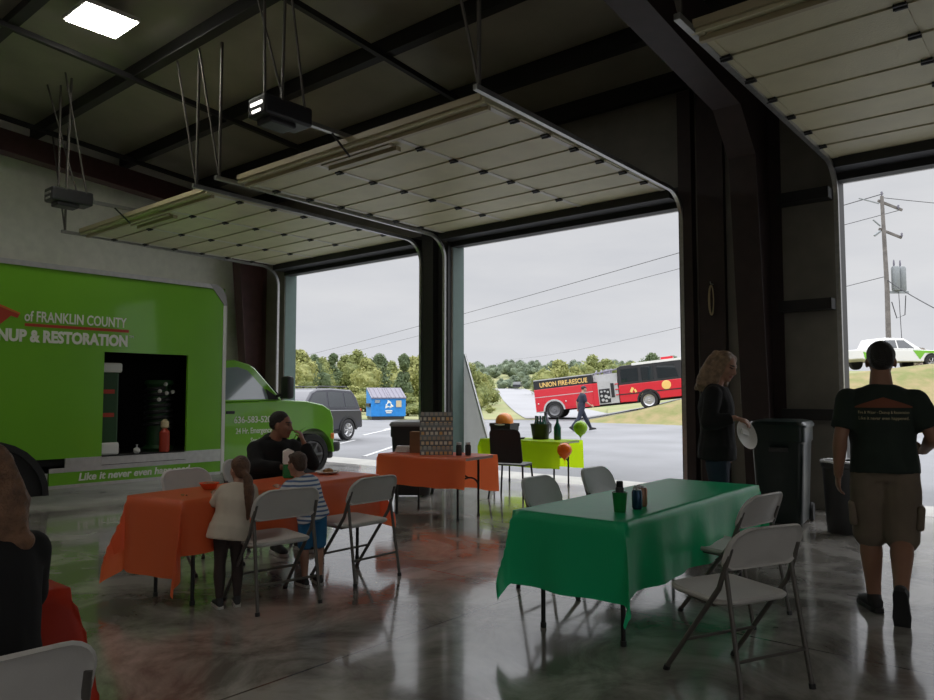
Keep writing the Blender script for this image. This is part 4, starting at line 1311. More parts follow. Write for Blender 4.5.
put(chw, -1.49, 3.92, 156, 'white folding chair nearest the camera on the right side of the green table', True)
put(chw, -1.93, 5.06, 171, 'white folding chair pushed against the far right edge of the green table')
put(chw, -4.55, 3.20, 172, 'empty white folding chair between the two children at the orange table')
put(chw, -4.66, 4.08, 180, 'white folding chair on the near side of the orange table, right of the boy')
put(chw, -5.84, 3.42, 8, 'white folding chair behind the left end of the orange table')
put(chw, -2.37, 0.69, 178, 'white folding chair cut off by the bottom left corner behind the seated woman')
put(chw, -6.35, 4.30, 0, 'white folding chair the man in black sits on at the orange table')
chg = make_folding_chair(M['chair_grey'], 'grey folding chair', 'grey folding chairs behind the green table')
put(chg, -3.12, 4.88, 2, 'grey folding chair behind the green table, the nearer of the two', True)
put(chg, -3.16, 5.82, 0, 'grey folding chair behind the green table, the farther of the two')


def folding_table(lab, x, y, L, Wd, rz, name='folding_table'):
    """long axis along local y"""
    t = thing(name, lab, 'table', (x, y, 0), rz)
    m_ = MB(); m_.box((0, 0, 0.722), (Wd, L, 0.036), None, 0.012); m_.build('tabletop', M['table_top'], t)
    for sy in (-1, 1):
        for sx in (-1, 1):
            yy_ = sy * (L / 2 - 0.16)
            l = MB(); l.tube([(sx * (Wd / 2 - 0.09), yy_, 0.705), (sx * (Wd / 2 - 0.09), yy_, 0.0)], 0.0145, 10)
            lg = l.build('leg', M['table_leg'], t, 0.8)
            f_ = MB(); f_.tube([(sx * (Wd / 2 - 0.09), yy_, 0.03), (sx * (Wd / 2 - 0.09), yy_, 0.0)], 0.019, 10); f_.build('foot_cap', M['black'], lg)
        b_ = MB()
        pts = []
        for k in range(11):
            a = PI * k / 10
            pts.append(((Wd / 2 - 0.09) * math.cos(a), sy * (L / 2 - 0.16), 0.36 + 0.12 * math.sin(a)))
        b_.tube(pts, 0.011, 8)
        b_.tube([(0, sy * (L / 2 - 0.16), 0.48), (0, sy * (L / 2 - 0.62), 0.695)], 0.010, 8)
        b_.build('leg_brace', M['table_leg'], t, 0.8)
    return t


def cloth(name, lab, x, y, L, Wd, rz, drops, m, seed, z=0.744, corner=0.22, flare=0.06):
    """sheet laid over a table; drops = x-, x+, y-, y+"""
    xm, xp, ym, yp = drops
    def axis(h, lo, hi):
        a = [-h - lo * (1 - k / 9.0) for k in range(9)] if lo else []
        n_ = max(6, int(2 * h / 0.06))
        a += [-h + 2 * h * k / n_ for k in range(n_ + 1)]
        if hi: a += [h + hi * (k + 1) / 9.0 for k in range(9)]
        return a
    xs = axis(Wd / 2, xm, xp); ys = axis(L / 2, ym, yp)
    vs = []
    for t in ys:
        for s in xs:
            ax = max(0, abs(s) - Wd / 2); ay = max(0, abs(t) - L / 2)
            sx = 1 if s > 0 else -1; sy = 1 if t > 0 else -1
            px_, py_ = max(-Wd / 2, min(Wd / 2, s)), max(-L / 2, min(L / 2, t))
            mx_, mn = max(ax, ay), min(ax, ay)
            drop = mx_ + 0.25 * mn
            rip = lambda q, d_: 0.022 * d_ / 0.4 * (math.sin(q * 9 + seed) + 0.6 * math.sin(q * 17 + seed * 2.1))
            ox = sx * (flare * ax + (corner * mn if ax else 0) + (rip(t, ax) if ax else 0)) if ax else 0
            oy = sy * (flare * ay + (corner * mn if ay else 0) + (rip(s, ay) if ay else 0)) if ay else 0
            zz = z - drop + (0.0015 * noise.noise(V((s * 7, t * 7, seed))) if mx_ == 0 else 0) + 0.02 * noise.noise(V((s * 2.5, t * 2.5, seed))) * min(1, mx_ * 3)
            vs.append((px_ + ox + (sx * 0.006 if ax else 0), py_ + oy + (sy * 0.006 if ay else 0), max(0.02, zz)))
    n_ = len(xs)
    fs = [(j * n_ + i, j * n_ + i + 1, (j + 1) * n_ + i + 1, (j + 1) * n_ + i) for j in range(len(ys) - 1) for i in range(n_ - 1)]
    me = bpy.data.meshes.new(name); me.from_pydata(vs, [], fs); me.materials.append(m); me.shade_smooth()
    o = link(name, me, None, (x, y, 0), (0, 0, rz))
    return tag(o, lab, 'tablecloth')


# green table
folding_table('long folding table under the green plastic cloth', -2.45, 4.95, 2.28, 0.74, R(0.8))
cloth('tablecloth', 'green plastic cloth draped over the long table in front', -2.45, 4.95, 2.32, 0.77, R(0.8), (0.43, 0.41, 0.45, 0.4), M['green_cloth'], 1.0, corner=0.12, flare=0.04)
# left orange table
OT = (-5.20, 3.62, 2.1, 0.62, R(7.5))
folding_table('long folding table under the orange cloth where the children stand', OT[0], OT[1], 2.06, 0.60, OT[4])
cloth('tablecloth', 'orange plastic cloth over the table where the man and children eat', OT[0], OT[1], OT[2], OT[3], OT[4], (0.38, 0.36, 0.52, 0.42), M['orange_cloth'], 2.2, corner=0.2)
# orange table by the post
folding_table('short folding table under an orange cloth by the door post', -6.20, 6.77, 1.24, 0.62, R(96))
cloth('tablecloth', 'orange cloth hanging off both long sides of the poster table', -6.20, 6.77, 1.32, 0.68, R(96), (0.36, 0.44, 0, 0.05), M['orange_cloth'], 3.1)
# lime table at the door sill
folding_table('folding table under a lime cloth at the bay door sill', -7.08, 10.0, 1.48, 0.62, R(92))
cloth('tablecloth', 'lime yellow cloth hanging off the table at the door sill', -7.08, 10.0, 1.55, 0.70, R(92), (0.42, 0.45, 0, 0.1), M['lime_cloth'], 4.4)
# red table at the lower left
folding_table('folding table under a red cloth at the bottom left edge', -3.36, 0.30, 1.74, 0.72, R(0))
cloth('tablecloth', 'red orange cloth on the table beside the seated woman at the lower left', -3.36, 0.30, 1.80, 0.76, R(0), (0.4, 0.40, 0.4, 0.55), M['red_cloth'], 5.2, corner=0.25)

# black stacking chair by the lime table
sc = thing('stacking_chair', 'black plastic stacking chair drawn up to the lime table', 'chair', (-6.46, 8.66, 0), R(16))
sc.scale = (1.12, 1.05, 1.05)
bo = rrect(0.44, 0.46, 0.07, 0.05)
dished(bo, 0.02, lambda x, v, d: V((x * (1 - 0.12 * v), -0.21 - 0.20 * v + d + 0.10 * x * x, 0.48 + v)), 0.002).build('backrest', M['black'], sc, 0.7)
dished(rrect(0.44, 0.42, 0.06, 0.06), 0.022, lambda x, v, d: V((x, -0.21 + v, 0.455 + d + 0.08 * x * x)), 0.003).build('seat', M['black'], sc, 0.7)
for sx in (-1, 1):
    for sy in (-1, 1):
        l = MB(); l.tube([(sx * 0.20, sy * 0.17, 0.44), (sx * 0.235, sy * 0.235 - 0.02, 0.0)], 0.0125, 8); l.build('leg', M['table_leg'], sc, 0.8)
    l = MB(); l.tube([(sx * 0.20, -0.19, 0.44), (sx * 0.20, 0.19, 0.44)], 0.0125, 8); l.build('seat_rail', M['table_leg'], sc, 0.8)

# ------------------------------------------------------------------ things on the tables
def cup(x, y, z=0.746):
    t = thing('plastic_cup', 'green plastic cup holding a dark bottle on the green table', 'cup', (x, y, z))
    m_ = MB(); m_.lathe([(0.036, 0), (0.047, 0.118), (0.049, 0.122), (0.044, 0.122), (0.034, 0.006)], n=24); m_.build('cup', M['cup'], t, 0.7)
    return t


cup(-2.27, 4.16)
t = thing('bottle', 'dark bottle standing upright inside the green cup', 'bottle', (-2.27, 4.16, 0.753))
m_ = MB(); m_.lathe([(0.024, 0), (0.026, 0.02), (0.026, 0.14), (0.022, 0.145)], n=16); m_.build('body', M['black'], t, 0.7)
m_ = MB(); m_.lathe([(0.021, 0.145), (0.021, 0.178), (0.017, 0.182)], n=16); m_.build('cap', M['black_matte'], t, 0.7)


def can(x, y, m, lab, s=1.0):
    t = thing('drink_can', lab, 'can', (x, y, 0.746))
    q = MB(); q.lathe([(0.027, 0), (0.033, 0.012), (0.033, 0.108), (0.027, 0.120)], n=22); q.build('body', m, t, 0.6)
    q = MB(); q.lathe([(0.027, 0.120), (0.028, 0.124), (0.024, 0.122), (0.0, 0.120)], n=22); q.tube([(0, -0.004, 0.123), (0, 0.016, 0.124)], 0.006, 6); q.build('lid', M['alu'], t, 0.6)


can(-2.24, 4.33, M['can_blue'], 'dark blue and green drink can beside the green cup')
can(-2.27, 4.46, M['can_red'], 'reddish drink can just behind the dark blue can')
can(-2.33, 4.52, M['alu'], 'silver drink can behind the dark blue can, farthest from the cup')

# poster board, carton and little jars on the poster table
ps = thing('poster_board', 'printed poster board with rows of lettering propped on the orange table', 'sign', (-6.08, 6.62, 0.746), R(46))
m_ = MB(); m_.box((0, 0, 0.26), (0.40, 0.012, 0.52), Matrix.Rotation(R(-9), 3, 'X')); m_.build('board', M['board'], ps)
m_ = MB(); m_.prism([(0.04, 0.0), (0.20, 0.0), (0.085, 0.42)], -0.006, 0.006, lambda u, w_, a: V((a, u, w_))); m_.build('easel_back', M['card'], ps)
bx_ = thing('cardboard_box', 'small brown cardboard box on the orange table left of the poster', 'box', (-6.50, 6.78, 0.746), R(30))
m_ = MB(); m_.box((0, 0, 0.13), (0.24, 0.16, 0.26), None, 0.004); m_.build('carton', M['card'], bx_)
m_ = MB(); m_.bx(-0.12, 0.0, -0.08, 0.08, 0.258, 0.264); m_.bx(0.004, 0.12, -0.08, 0.08, 0.258, 0.264); m_.build('flap', M['card'], bx_)
nb = thing('napkin_stack', 'white folded napkins beside the brown box on the orange table', 'napkins', (-6.70, 6.66, 0.746), R(20))
m_ = MB()
for k in range(4): m_.box((0.003 * k, 0.002 * k, 0.012 + k * 0.02), (0.16, 0.12, 0.016), Matrix.Rotation(0.1 * k, 3, 'Z'), 0.004)
m_.build('napkin', M['paper'], nb)
for k, (x, y) in enumerate(((-5.84, 6.76), (-5.78, 6.86))):
    t = thing('glass_jar', ('small dark jar on the orange table right beside the poster', 'small dark jar on the orange table behind the other jar')[k], 'jar', (x, y, 0.746))
    q = MB(); q.lathe([(0.033, 0), (0.036, 0.01), (0.036, 0.11), (0.026, 0.13)], n=16); q.build('body', M['bin_grey'], t, 0.6)
    q = MB(); q.lathe([(0.03, 0.128), (0.03, 0.155), (0.0, 0.157)], n=16); q.build('lid', M['alu'], t, 0.6)

# bin behind the poster table
def wheeled_bin(name, lab, x, y, rz, w_, d_, h, m, ml, mw=None):
    t = thing(name, lab, 'bin', (x, y, 0), rz)
    q = MB()
    def ring(z, k): return [(sx * w_ / 2 * k, sy * d_ / 2 * k + (0.03 if sy > 0 else 0) * 0, z) for sx, sy in ((-1, -1), (1, -1), (1, 1), (-1, 1))]
    rr = []
    for z, k in ((0.04, 0.80), (0.06, 0.82), (h * 0.78, 0.95), (h * 0.80, 1.0), (h * 0.93, 1.0)):
        pts = []
        for cx, cy, a0 in ((1, 1, 0), (-1, 1, 90), (-1, -1, 180), (1, -1, 270)):
            for j in range(5):
                a = R(a0 + 90 * j / 4); rd = 0.07
                pts.append((cx * (w_ / 2 * k - rd) + rd * math.cos(a), cy * (d_ / 2 * k - rd) + rd * math.sin(a), z))
        rr.append(pts)
    q.loft(rr); q.build('body', m, t, 0.6)
    q = MB()
    rr = []
    for z, k in ((h * 0.93, 1.05), (h * 0.955, 1.06), (h * 0.985, 0.98), (h, 0.7)):
        pts = []
        for cx, cy, a0 in ((1, 1, 0), (-1, 1, 90), (-1, -1, 180), (1, -1, 270)):
            for j in range(5):
                a = R(a0 + 90 * j / 4); rd = 0.08
                pts.append((cx * (w_ / 2 * k - rd) + rd * math.cos(a), cy * (d_ / 2 * k - rd) + rd * math.sin(a), z))
        rr.append(pts)
    q.loft(rr); q.build('lid', ml, t, 0.6)
    q = MB(); q.tube([(-w_ * .3, d_ / 2 + 0.06, h * 0.9), (w_ * .3, d_ / 2 + 0.06, h * 0.9)], 0.016, 8)
    for sx in (-1, 1): q.tube([(sx * w_ * .3, d_ / 2 - 0.02, h * .9), (sx * w_ * .3, d_ / 2 + 0.06, h * .9)], 0.016, 8)
    q.build('handle', m, t, 0.8)
    for sx in (-1, 1):
        q = MB(); q.lathe([(0.0, -0.02), (0.10, -0.025), (0.11, 0), (0.10, 0.025), (0, 0.02)], (0, 0, 0), 20, Matrix.Rotation(PI / 2, 3, 'Y'))
        q.build('wheel', M['tyre'], t, 0.6, (sx * w_ * 0.43, d_ / 2 - 0.02, 0.11))
    return t


b1 = wheeled_bin('wheelie_bin', 'black rubbish bin with grey lid behind the poster table', -7.62, 7.80, R(40), 0.62, 0.60, 1.10, M['black'], M['bin_lid'])
b2 = wheeled_bin('wheelie_bin', 'tall dark green wheelie bin beside the woman holding a plate', -2.76, 8.92, R(8), 0.58, 0.72, 1.19, M['bin'], M['bin'])
q = MB(); q.box((0.02, -0.375, 0.86), (0.2, 0.012, 0.05)); q.build('emblem', M['bin_grey'], b2)
# small lined bin behind the walking man
t = thing('trash_can', 'small charcoal trash can with a clear liner behind the walking man', 'bin', (-2.08, 8.70, 0), R(10))
t.scale = (.9, .9, .98)
q = MB(); q.lathe([(0.17, 0), (0.18, 0.02), (0.215, 0.70), (0.235, 0.72), (0.235, 0.78), (0.20, 0.78), (0.16, 0.05)], n=26); q.build('body', M['bin_grey'], t, 0.6)
q = MB()
for k in range(40):
    a = 2 * PI * k / 40
q.lathe([(0.195, 0.66), (0.205, 0.782), (0.225, 0.790), (0.240, 0.782), (0.241, 0.765)], n=40); o = q.build('liner', M['bag'], t, 0.9)
for v in o.data.vertices:
    v.co.z += 0.004 * math.sin(17 * math.atan2(v.co.y, v.co.x)) + 0.004 * math.sin(29 * v.co.x)

# things on the lime table
t = thing('bottle_bucket', 'black bucket packed with dark green bottles on the lime table', 'bucket', (-6.98, 10.14, 0.746))
q = MB(); q.lathe([(0.13, 0), (0.165, 0.24), (0.172, 0.25), (0.155, 0.25), (0.12, 0.02)], n=24); q.build('pail', M['black'], t, 0.6)
GB = 'dark green bottles in the bucket'
for k, (dx, dy) in enumerate(((-0.08, -0.03), (0.0, -0.085), (0.08, -0.03), (0.05, 0.07), (-0.05, 0.07))):
    o = thing('bottle', 'dark green bottle standing in the black bucket', 'bottle', (-6.98 + dx * .9, 10.14 + dy * .9, 0.775), 0, GB)
    q = MB(); q.lathe([(0.036, 0), (0.038, 0.02), (0.038, 0.20), (0.016, 0.27), (0.014, 0.33)], n=14); q.build('body', M['bottle_green'], o, 0.7)
    q = MB(); q.lathe([(0.017, 0.325), (0.017, 0.35), (0.0, 0.352)], n=12); q.build('cap', M['bottle_green'], o, 0.7)
t = thing('bottle', 'dark green bottle standing alone right of the bucket on the lime table', 'bottle', (-6.66, 10.16, 0.746))
q = MB(); q.lathe([(0.055, 0), (0.06, 0.02), (0.06, 0.20), (0.022, 0.28), (0.02, 0.34)], n=16); q.build('body', M['bottle_green'], t, 0.7)
q = MB(); q.lathe([(0.024, 0.335), (0.024, 0.37), (0, 0.372)], n=12); q.build('cap', M['black'], t, 0.7)
t = thing('grey_jug', 'grey jug standing behind the bottle bucket on the lime table', 'jug', (-7.0, 10.33, 0.746))
q = MB(); q.lathe([(0.05, 0), (0.055, 0.30), (0.03, 0.36), (0.03, 0.44)], n=16); q.build('body', M['lid_grey'], t, 0.7)
q = MB(); q.tube([(0.05, 0, 0.28), (0.10, 0, 0.24), (0.10, 0, 0.12), (0.052, 0, 0.08)], 0.012, 8); q.build('handle', M['lid_grey'], t, 0.7)
t = thing('black_crate', 'black crate on the far end of the lime table behind the chair', 'crate', (-7.62, 10.0, 0.746), R(6))
q = MB(); q.loft([[(sx * 0.20 * k, sy * 0.15 * k, z) for sx, sy in ((-1, -1), (1, -1), (1, 1), (-1, 1))] for z, k in ((0, 0.9), (0.25, 1.0), (0.25, 0.93), (0.02, 0.84))]); q.build('box', M['black'], t)
q = MB(); q.bx(-0.205, 0.205, -0.155, -0.14, 0.20, 0.25); q.bx(-0.205, 0.205, 0.14, 0.155, 0.20, 0.25); q.build('rim', M['bin_grey'], t)
t = thing('hard_hat', 'orange dome hat with white brim lying in the black crate', 'hat', (-7.62, 10.0, 0.93), R(20))
q = MB(); q.ball((0, 0, 0.09), (0.15, 0.17, 0.15), None, 20); q.build('dome', M['hat'], t, 0.8)
q = MB(); q.lathe([(0.14, 0.02), (0.185, 0.04), (0.185, 0.055), (0.15, 0.06)], n=26); q.build('brim', M['paper'], t, 0.8)
t = thing('serving_tray', 'flat dark tray lying on the lime table left of the bucket', 'tray', (-7.32, 9.90, 0.746))
q = MB(); q.loft([[(sx * a, sy * b, z) for sx, sy in ((-1, -1), (1, -1), (1, 1), (-1, 1))] for z, a, b in ((0, .12, .08), (0.025, .14, .1), (0.025, .13, .09), (0.006, .11, .07))]); q.build('tray', M['black'], t)
q = MB(); q.box((0, 0, 0.016), (0.18, 0.12, 0.012), None, 0.003); q.build('card', M['paper'], t)


def balloon(x, y, z, m, lab, sx=1.0, r=0.115):
    t = thing('balloon', lab, 'balloon', (x, y, z))
    q = MB(); q.lathe([(0.004, -r * 1.25), (0.016, -r * 1.2), (r * .25, -r * 1.05), (r * .62, -r * .76), (r * .9, -r * .35), (r, 0.05 * r), (r * .9, r * .5), (r * .6, r * .82), (r * .28, r * .98), (0, r * 1.02)], n=22)
    q.build('bulb', m, t, 1.0)
    q = MB(); q.tube([(0, 0, -r * 1.22), (0.005, 0.0, -r * 1.5), (0.0, 0.01, -r * 1.9)], 0.004, 5); q.lathe([(0.003, -r * 1.22), (0.02, -r * 1.32)], n=8); q.build('knot', m, t)


balloon(-6.30, 10.28, 0.94, M['lime'], 'lime green balloon floating over the right corner of the lime table')
balloon(-6.22, 9.68, 0.62, M['orange_b'], 'orange balloon hanging at the near right corner of the lime table')

# food and drink on the children's table
t = thing('paper_plate', 'paper plate with food at the far end of the orange table', 'plate', (-5.42, 4.42, 0.746))
q = MB(); q.lathe([(0.0, 0.002), (0.075, 0.002), (0.115, 0.018), (0.118, 0.02), (0.112, 0.022), (0.072, 0.008), (0.0, 0.008)], n=28); q.build('plate', M['paper'], t, 0.6)
q = MB(); q.ball((0.01, 0, 0.025), (0.05, 0.045, 0.025)); q.ball((-0.05, 0.02, 0.02), (0.03, 0.03, 0.018)); q.build('food', M['food'], t, 1.0)
t = thing('paper_bowl', 'orange bowl on the table in front of the girl', 'bowl', (-5.22, 3.10, 0.746))
q = MB(); q.lathe([(0.04, 0), (0.075, 0.05), (0.078, 0.05), (0.07, 0.046), (0.036, 0.006), (0, 0.006)], n=24); q.build('bowl', M['orange_cloth'], t, 0.6)
q = MB(); q.ball((0, 0, 0.035), (0.06, 0.06, 0.018)); q.build('food', M['food'], t, 1.0)
t = thing('drink_carton', 'white and green drink carton between the man and the boy', 'carton', (-5.42, 3.98, 0.746), R(-30))
q = MB(); q.box((0, 0, 0.06), (0.09, 0.09, 0.12), None, 0.008); q.build('base', M['cup'], t)
q = MB(); q.box((0, 0, 0.175), (0.092, 0.092, 0.11), None, 0.006); q.prism([(-0.046, 0.23), (0.046, 0.23), (0.006, 0.25), (-0.006, 0.25)], -0.045, 0.045, lambda u, w_, a: V((a, u, w_))); q.build('top', M['paper'], t)
t = thing('crumb', 'small dark scrap lying on the near end of the orange table', 'crumb', (-5.03, 2.78, 0.746))
q = MB(); q.ball((0, 0, 0.006), (0.018, 0.012, 0.007)); q.ball((0.03, 0.012, 0.004), (0.009, 0.006, 0.005)); q.build('scrap', M['food'], t, 1.0)

# panel leaning outside the second bay, small fittings on the posts
t = thing('leaning_panel', 'grey sheet panel leaning outside against the post of the middle bay', 'panel', (-8.36, 10.64, -0.012), 0)
q = MB(); q.prism([(0.126, 0.0), (-0.67, 2.26), (-0.95, 2.19), (-0.90, 0.0)], -0.015, 0.015, lambda u, w_, a: V((u, a, w_))); q.build('sheet', M['panel_grey'], t)
q = MB(); q.prism([(0.13, 0.0), (-0.666, 2.262), (-0.70, 2.25), (0.09, 0.0)], -0.03, -0.015, lambda u, w_, a: V((u, a, w_))); q.build('edge_strip', M['alu'], t)
t = thing('coiled_rope', 'pale rope coil hanging on the dark post of the middle bay door', 'rope', (-4.03, 10.12, 2.9), 0)
q = MB()
for k in range(3): q.tube([(0.028 * math.cos(a) * (1 + .15 * k), -0.02 - 0.012 * k, 0.21 * math.sin(a) - 0.1) for a in [2 * PI * i / 20 for i in range(21)]], 0.007, 5)
q.build('coil', M['tan'], t, 1.0)
q = MB(); q.tube([(0, 0.045, 0.13), (0, -0.05, 0.13), (0, -0.06, 0.16)], 0.008, 6); q.build('hook', M['galv'], t)
t = thing('hoist_chain', 'thin galvanised chain hanging down the dark column by the woman', 'chain', (-3.62, 10.02, 0), 0)
q = MB(); q.tube([(0, 0, 1.35), (0.0, 0.0, 4.3)], 0.009, 5); q.build('chain', M['galv'], t)
q = MB(); q.tube([(0, 0.0, 4.28), (0, 0.24, 4.34)], 0.012, 6); q.build('hook', M['galv'], t)
t = thing('switch_box', 'small grey control box on the wall right of the woman', 'switch box', (-3.52, 10.05, 1.32), 0)
q = MB(); q.box((0, 0.1, 0), (0.16, 0.18, 0.20), None, 0.015); q.build('housing', M['bin_lid'], t)
q = MB(); q.lathe([(0.02, 0), (0.02, 0.02), (0, 0.022)], (0, 0.01, 0.03), 12, Matrix.Rotation(PI / 2, 3, 'X')); q.build('button', M['red_letter'], t)

# ------------------------------------------------------------------ people
def frame_of(fwd, up=(0, 0, 1)):
    f = V(fwd).normalized(); r_ = f.cross(V(up)).normalized(); u = r_.cross(f)
    return Matrix((r_, f, u)).transposed()          # columns: right, forward, up


def ring(c, lat, fwd, rx, ry, n=18):
    return [c + lat * (rx * math.cos(2 * PI * k / n)) + fwd * (ry * math.sin(2 * PI * k / n) * (1.0 if math.sin(2 * PI * k / n) > 0 else 1.0)) for k in range(n)]


class Body:
    """a posed figure; joints in metres with +y ahead and +x to the figure's right"""

    def __init__(s, J, k=1.0, female=False, girth=1.0):
        s.J = {a: V(b) for a, b in J.items()}
        for side in 'rl': s.J['sho_' + side].z -= 0.032 * k
        s.k = k; s.g = girth; s.f = female; s.lg = 1.0

    def spine(s):
        J = s.J; k = s.k
        pel, wa, ch, ne = J['pelvis'], J['waist'], J['chest'], J['neck']
        hl = (J['hip_r'] - J['hip_l']).normalized(); sl = (J['sho_r'] - J['sho_l']).normalized()
        pts = [pel - (wa - pel).normalized() * 0.09 * k, pel, wa, ch, ch.lerp(ne, .55), ch.lerp(ne, .86), ne, J['headbase']]
        lat = [hl, hl, (hl + sl).normalized(), sl, sl, sl, sl, sl]
        out = []
        for i, p in enumerate(pts):
            a = pts[max(0, i - 1)]; b = pts[min(len(pts) - 1, i + 1)]
            up = (b - a).normalized(); f = up.cross(lat[i]).normalized(); l = f.cross(up).normalized()
            out.append((p, l, f))
        return out

    def torso(s, mb, rad, i0=0, i1=8, extra=0.0):
        sp = s.spine(); k = s.k
        rings = []
        for i in range(i0, i1):
            p, l, f = sp[i]
            rx, ry = rad[i]
            rings.append(ring(p, l, f, rx * k * (s.g if i < 6 else 1) + extra, ry * k * (s.g if i < 6 else 1) + extra))
        # insert midpoints for rounder flanks
        rr = []
        for a, b in zip(rings[:-1], rings[1:]):
            rr.append(a); rr.append([x.lerp(y, .5) * 1.0 for x, y in zip(a, b)])
        rr.append(rings[-1])
        mb.loft(rr)

    def chain(s, mb, names, rads, extra=0.0, stop=99.0, flat_end=False, k=None):
        """tapered limb through joints, rads = list of (t along chain 0..n, r)"""
        pts = [s.J[n] for n in names]
        kk = s.k if k is None else k
        n = len(pts) - 1
        P = lambda t: pts[min(n - 1, int(t))].lerp(pts[min(n - 1, int(t)) + 1], t - min(n - 1, int(t)))
        rads = [(t, r * s.lg) for t, r in rads]
        st = [(t, r) for t, r in rads if t < stop]
        for (t0, r0), (t1, r1) in zip(rads[:-1], rads[1:]):
            if t0 < stop <= t1:
                st.append((stop, r0 + (r1 - r0) * (stop - t0) / (t1 - t0)))
        for (t0, r0), (t1, r1) in zip(st[:-1], st[1:]):
            last = t1 == st[-1][0]
            mb.capsule(P(t0), P(t1), r0 * kk + extra, r1 * kk + extra, 14, True, not (last and flat_end))

    def hand(s, mb, side, d, n, curl=0.35, spread=1.0, thumb_in=0.0, fk=1.0):
        k = s.k * fk
        w = s.J['wri_' + side]; d = V(d).normalized(); n = V(n); n = (n - d * n.dot(d)).normalized()
        l = d.cross(n) * (1 if side == 'r' else -1)
        rings = []
        for t, a, b in ((-0.01, .024, .019), (.02, .030, .017), (.055, .040, .015), (.088, .041, .013)):
            c_ = w + d * t * k
            rings.append([c_ + l * (a * k * math.cos(2 * PI * q / 12)) + n * (b * k * math.sin(2 * PI * q / 12)) for q in range(12)])
        mb.loft(rings)
        for j, (o, ln) in enumerate(((.031, .068), (.0105, .078), (-.0105, .072), (-.031, .056))):
            p = w + d * .082 * k + l * o * k
            dd = (d + l * o * 1.6 * spread).normalized()
            for q, (f, rr) in enumerate(((.45, .0092), (.30, .0085), (.25, .0078))):
                a = curl * (0.55, 1.0, 0.9)[q]
                dd = (dd * math.cos(a) + n * math.sin(a)).normalized()
                e_ = p + dd * ln * f * k
                mb.capsule(p, e_, rr * k, rr * 0.93 * k, 8)
                p = e_
        p = w + d * .022 * k + l * .022 * k + n * .006 * k
        dd = (d * .75 + l * (.62 - thumb_in * .6) + n * (.25 + thumb_in)).normalized()
        for ln, r0 in ((.042, .0125), (.032, .0105), (.024, .0095)):
            e_ = p + dd * ln * k
            mb.capsule(p, e_, r0 * k, r0 * .92 * k, 8)
            p = e_; dd = (dd + d * .25 + n * .15).normalized()

    def head(s, mb):
        k = s.hk; H = s.J['head']; F = s.HF
        B = lambda c_, r_: mb.ball(H + F @ (V(c_) * k), tuple(x * k for x in r_), F, 18)
        B((0, -.012, .030), (.076, .097, .090))
        B((0, .022, -.020), (.064, .070, .086))
        B((0, .040, -.072), (.046, .048, .044))
        B((0, .072, -.094), (.024, .022, .020))
        B((0, .078, .030), (.052, .018, .014))
        for sx in (-1, 1):
            B((sx * .036, .066, -.022), (.024, .024, .026))
            B((sx * .078, -.004, -.010), (.010, .020, .033))
            B((sx * .031, .080, .012), (.0125, .010, .010))
            B((sx * .012, .096, -.034), (.011, .012, .009))
        mb.tube([H + F @ (V((0, .088, .018)) * k), H + F @ (V((0, .102, -.012)) * k), H + F @ (V((0, .110, -.030)) * k)], [.011 * k, .013 * k, .015 * k], 8)
        B((0, .106, -.031), (.014, .013, .011))
        B((0, .090, -.057), (.025, .012, .007)); B((0, .088, -.068), (.022, .012, .008))

    def skin(s, parent, m, voxel, arms=True, hands=None, legs=True, headk=1.0, hfwd=(0, 1, 0), hup=(0, 0, 1)):
        s.hk = s.k * headk; s.HF = frame_of(hfwd, hup)
        mb = MB(); k = s.k
        s.torso(mb, [(a * (.90 if i < 6 else 1), b * (.88 if i < 6 else 1)) for i, (a, b) in enumerate(TORSO_F if s.f else TORSO_M)])
        for side in 'rl':
            mb.ball(s.J['sho_' + side], .052 * k * s.g, None, 14)
            s.chain(mb, ['sho_' + side, 'elb_' + side, 'wri_' + side], ARM)
            hd = (hands or {}).get(side)
            if hd: s.hand(mb, side, **hd)
            s.chain(mb, ['hip_' + side, 'kne_' + side, 'ank_' + side], LEG)
            a = s.J['ank_' + side]; t_ = s.J['toe_' + side]
            mb.capsule(a - V((0, 0, .02 * k)), a.lerp(t_, .6), .038 * k, .034 * k); mb.capsule(a.lerp(t_, .6), t_, .034 * k, .022 * k)
        nb_ = s.J['headbase']
        mb.capsule(s.J['neck'], nb_, .062 * k * s.lg, .055 * k * s.lg)
        s.head(mb)
        H, F, hk = s.J['head'], s.HF, s.hk

        def rule(c_):
            q = (F.transposed() @ (c_ - H)) / hk
            for sx in (-1, 1):
                if q.y > .05 and ((q.x - sx * .031) / .013) ** 2 + ((q.z - .012) / .0075) ** 2 < 1: return 1
                if q.y > .06 and ((q.x - sx * .031) / .021) ** 2 + ((q.z - .033) / .005) ** 2 < 1: return 3
            if q.y > .07 and (q.x / .025) ** 2 + ((q.z + .062) / .011) ** 2 < 1: return 2
            return 0
        return solid(mb, 'body', [m, M['eye'], M['lip'], M['hair_dark']], parent, voxel, 3, rule=rule)

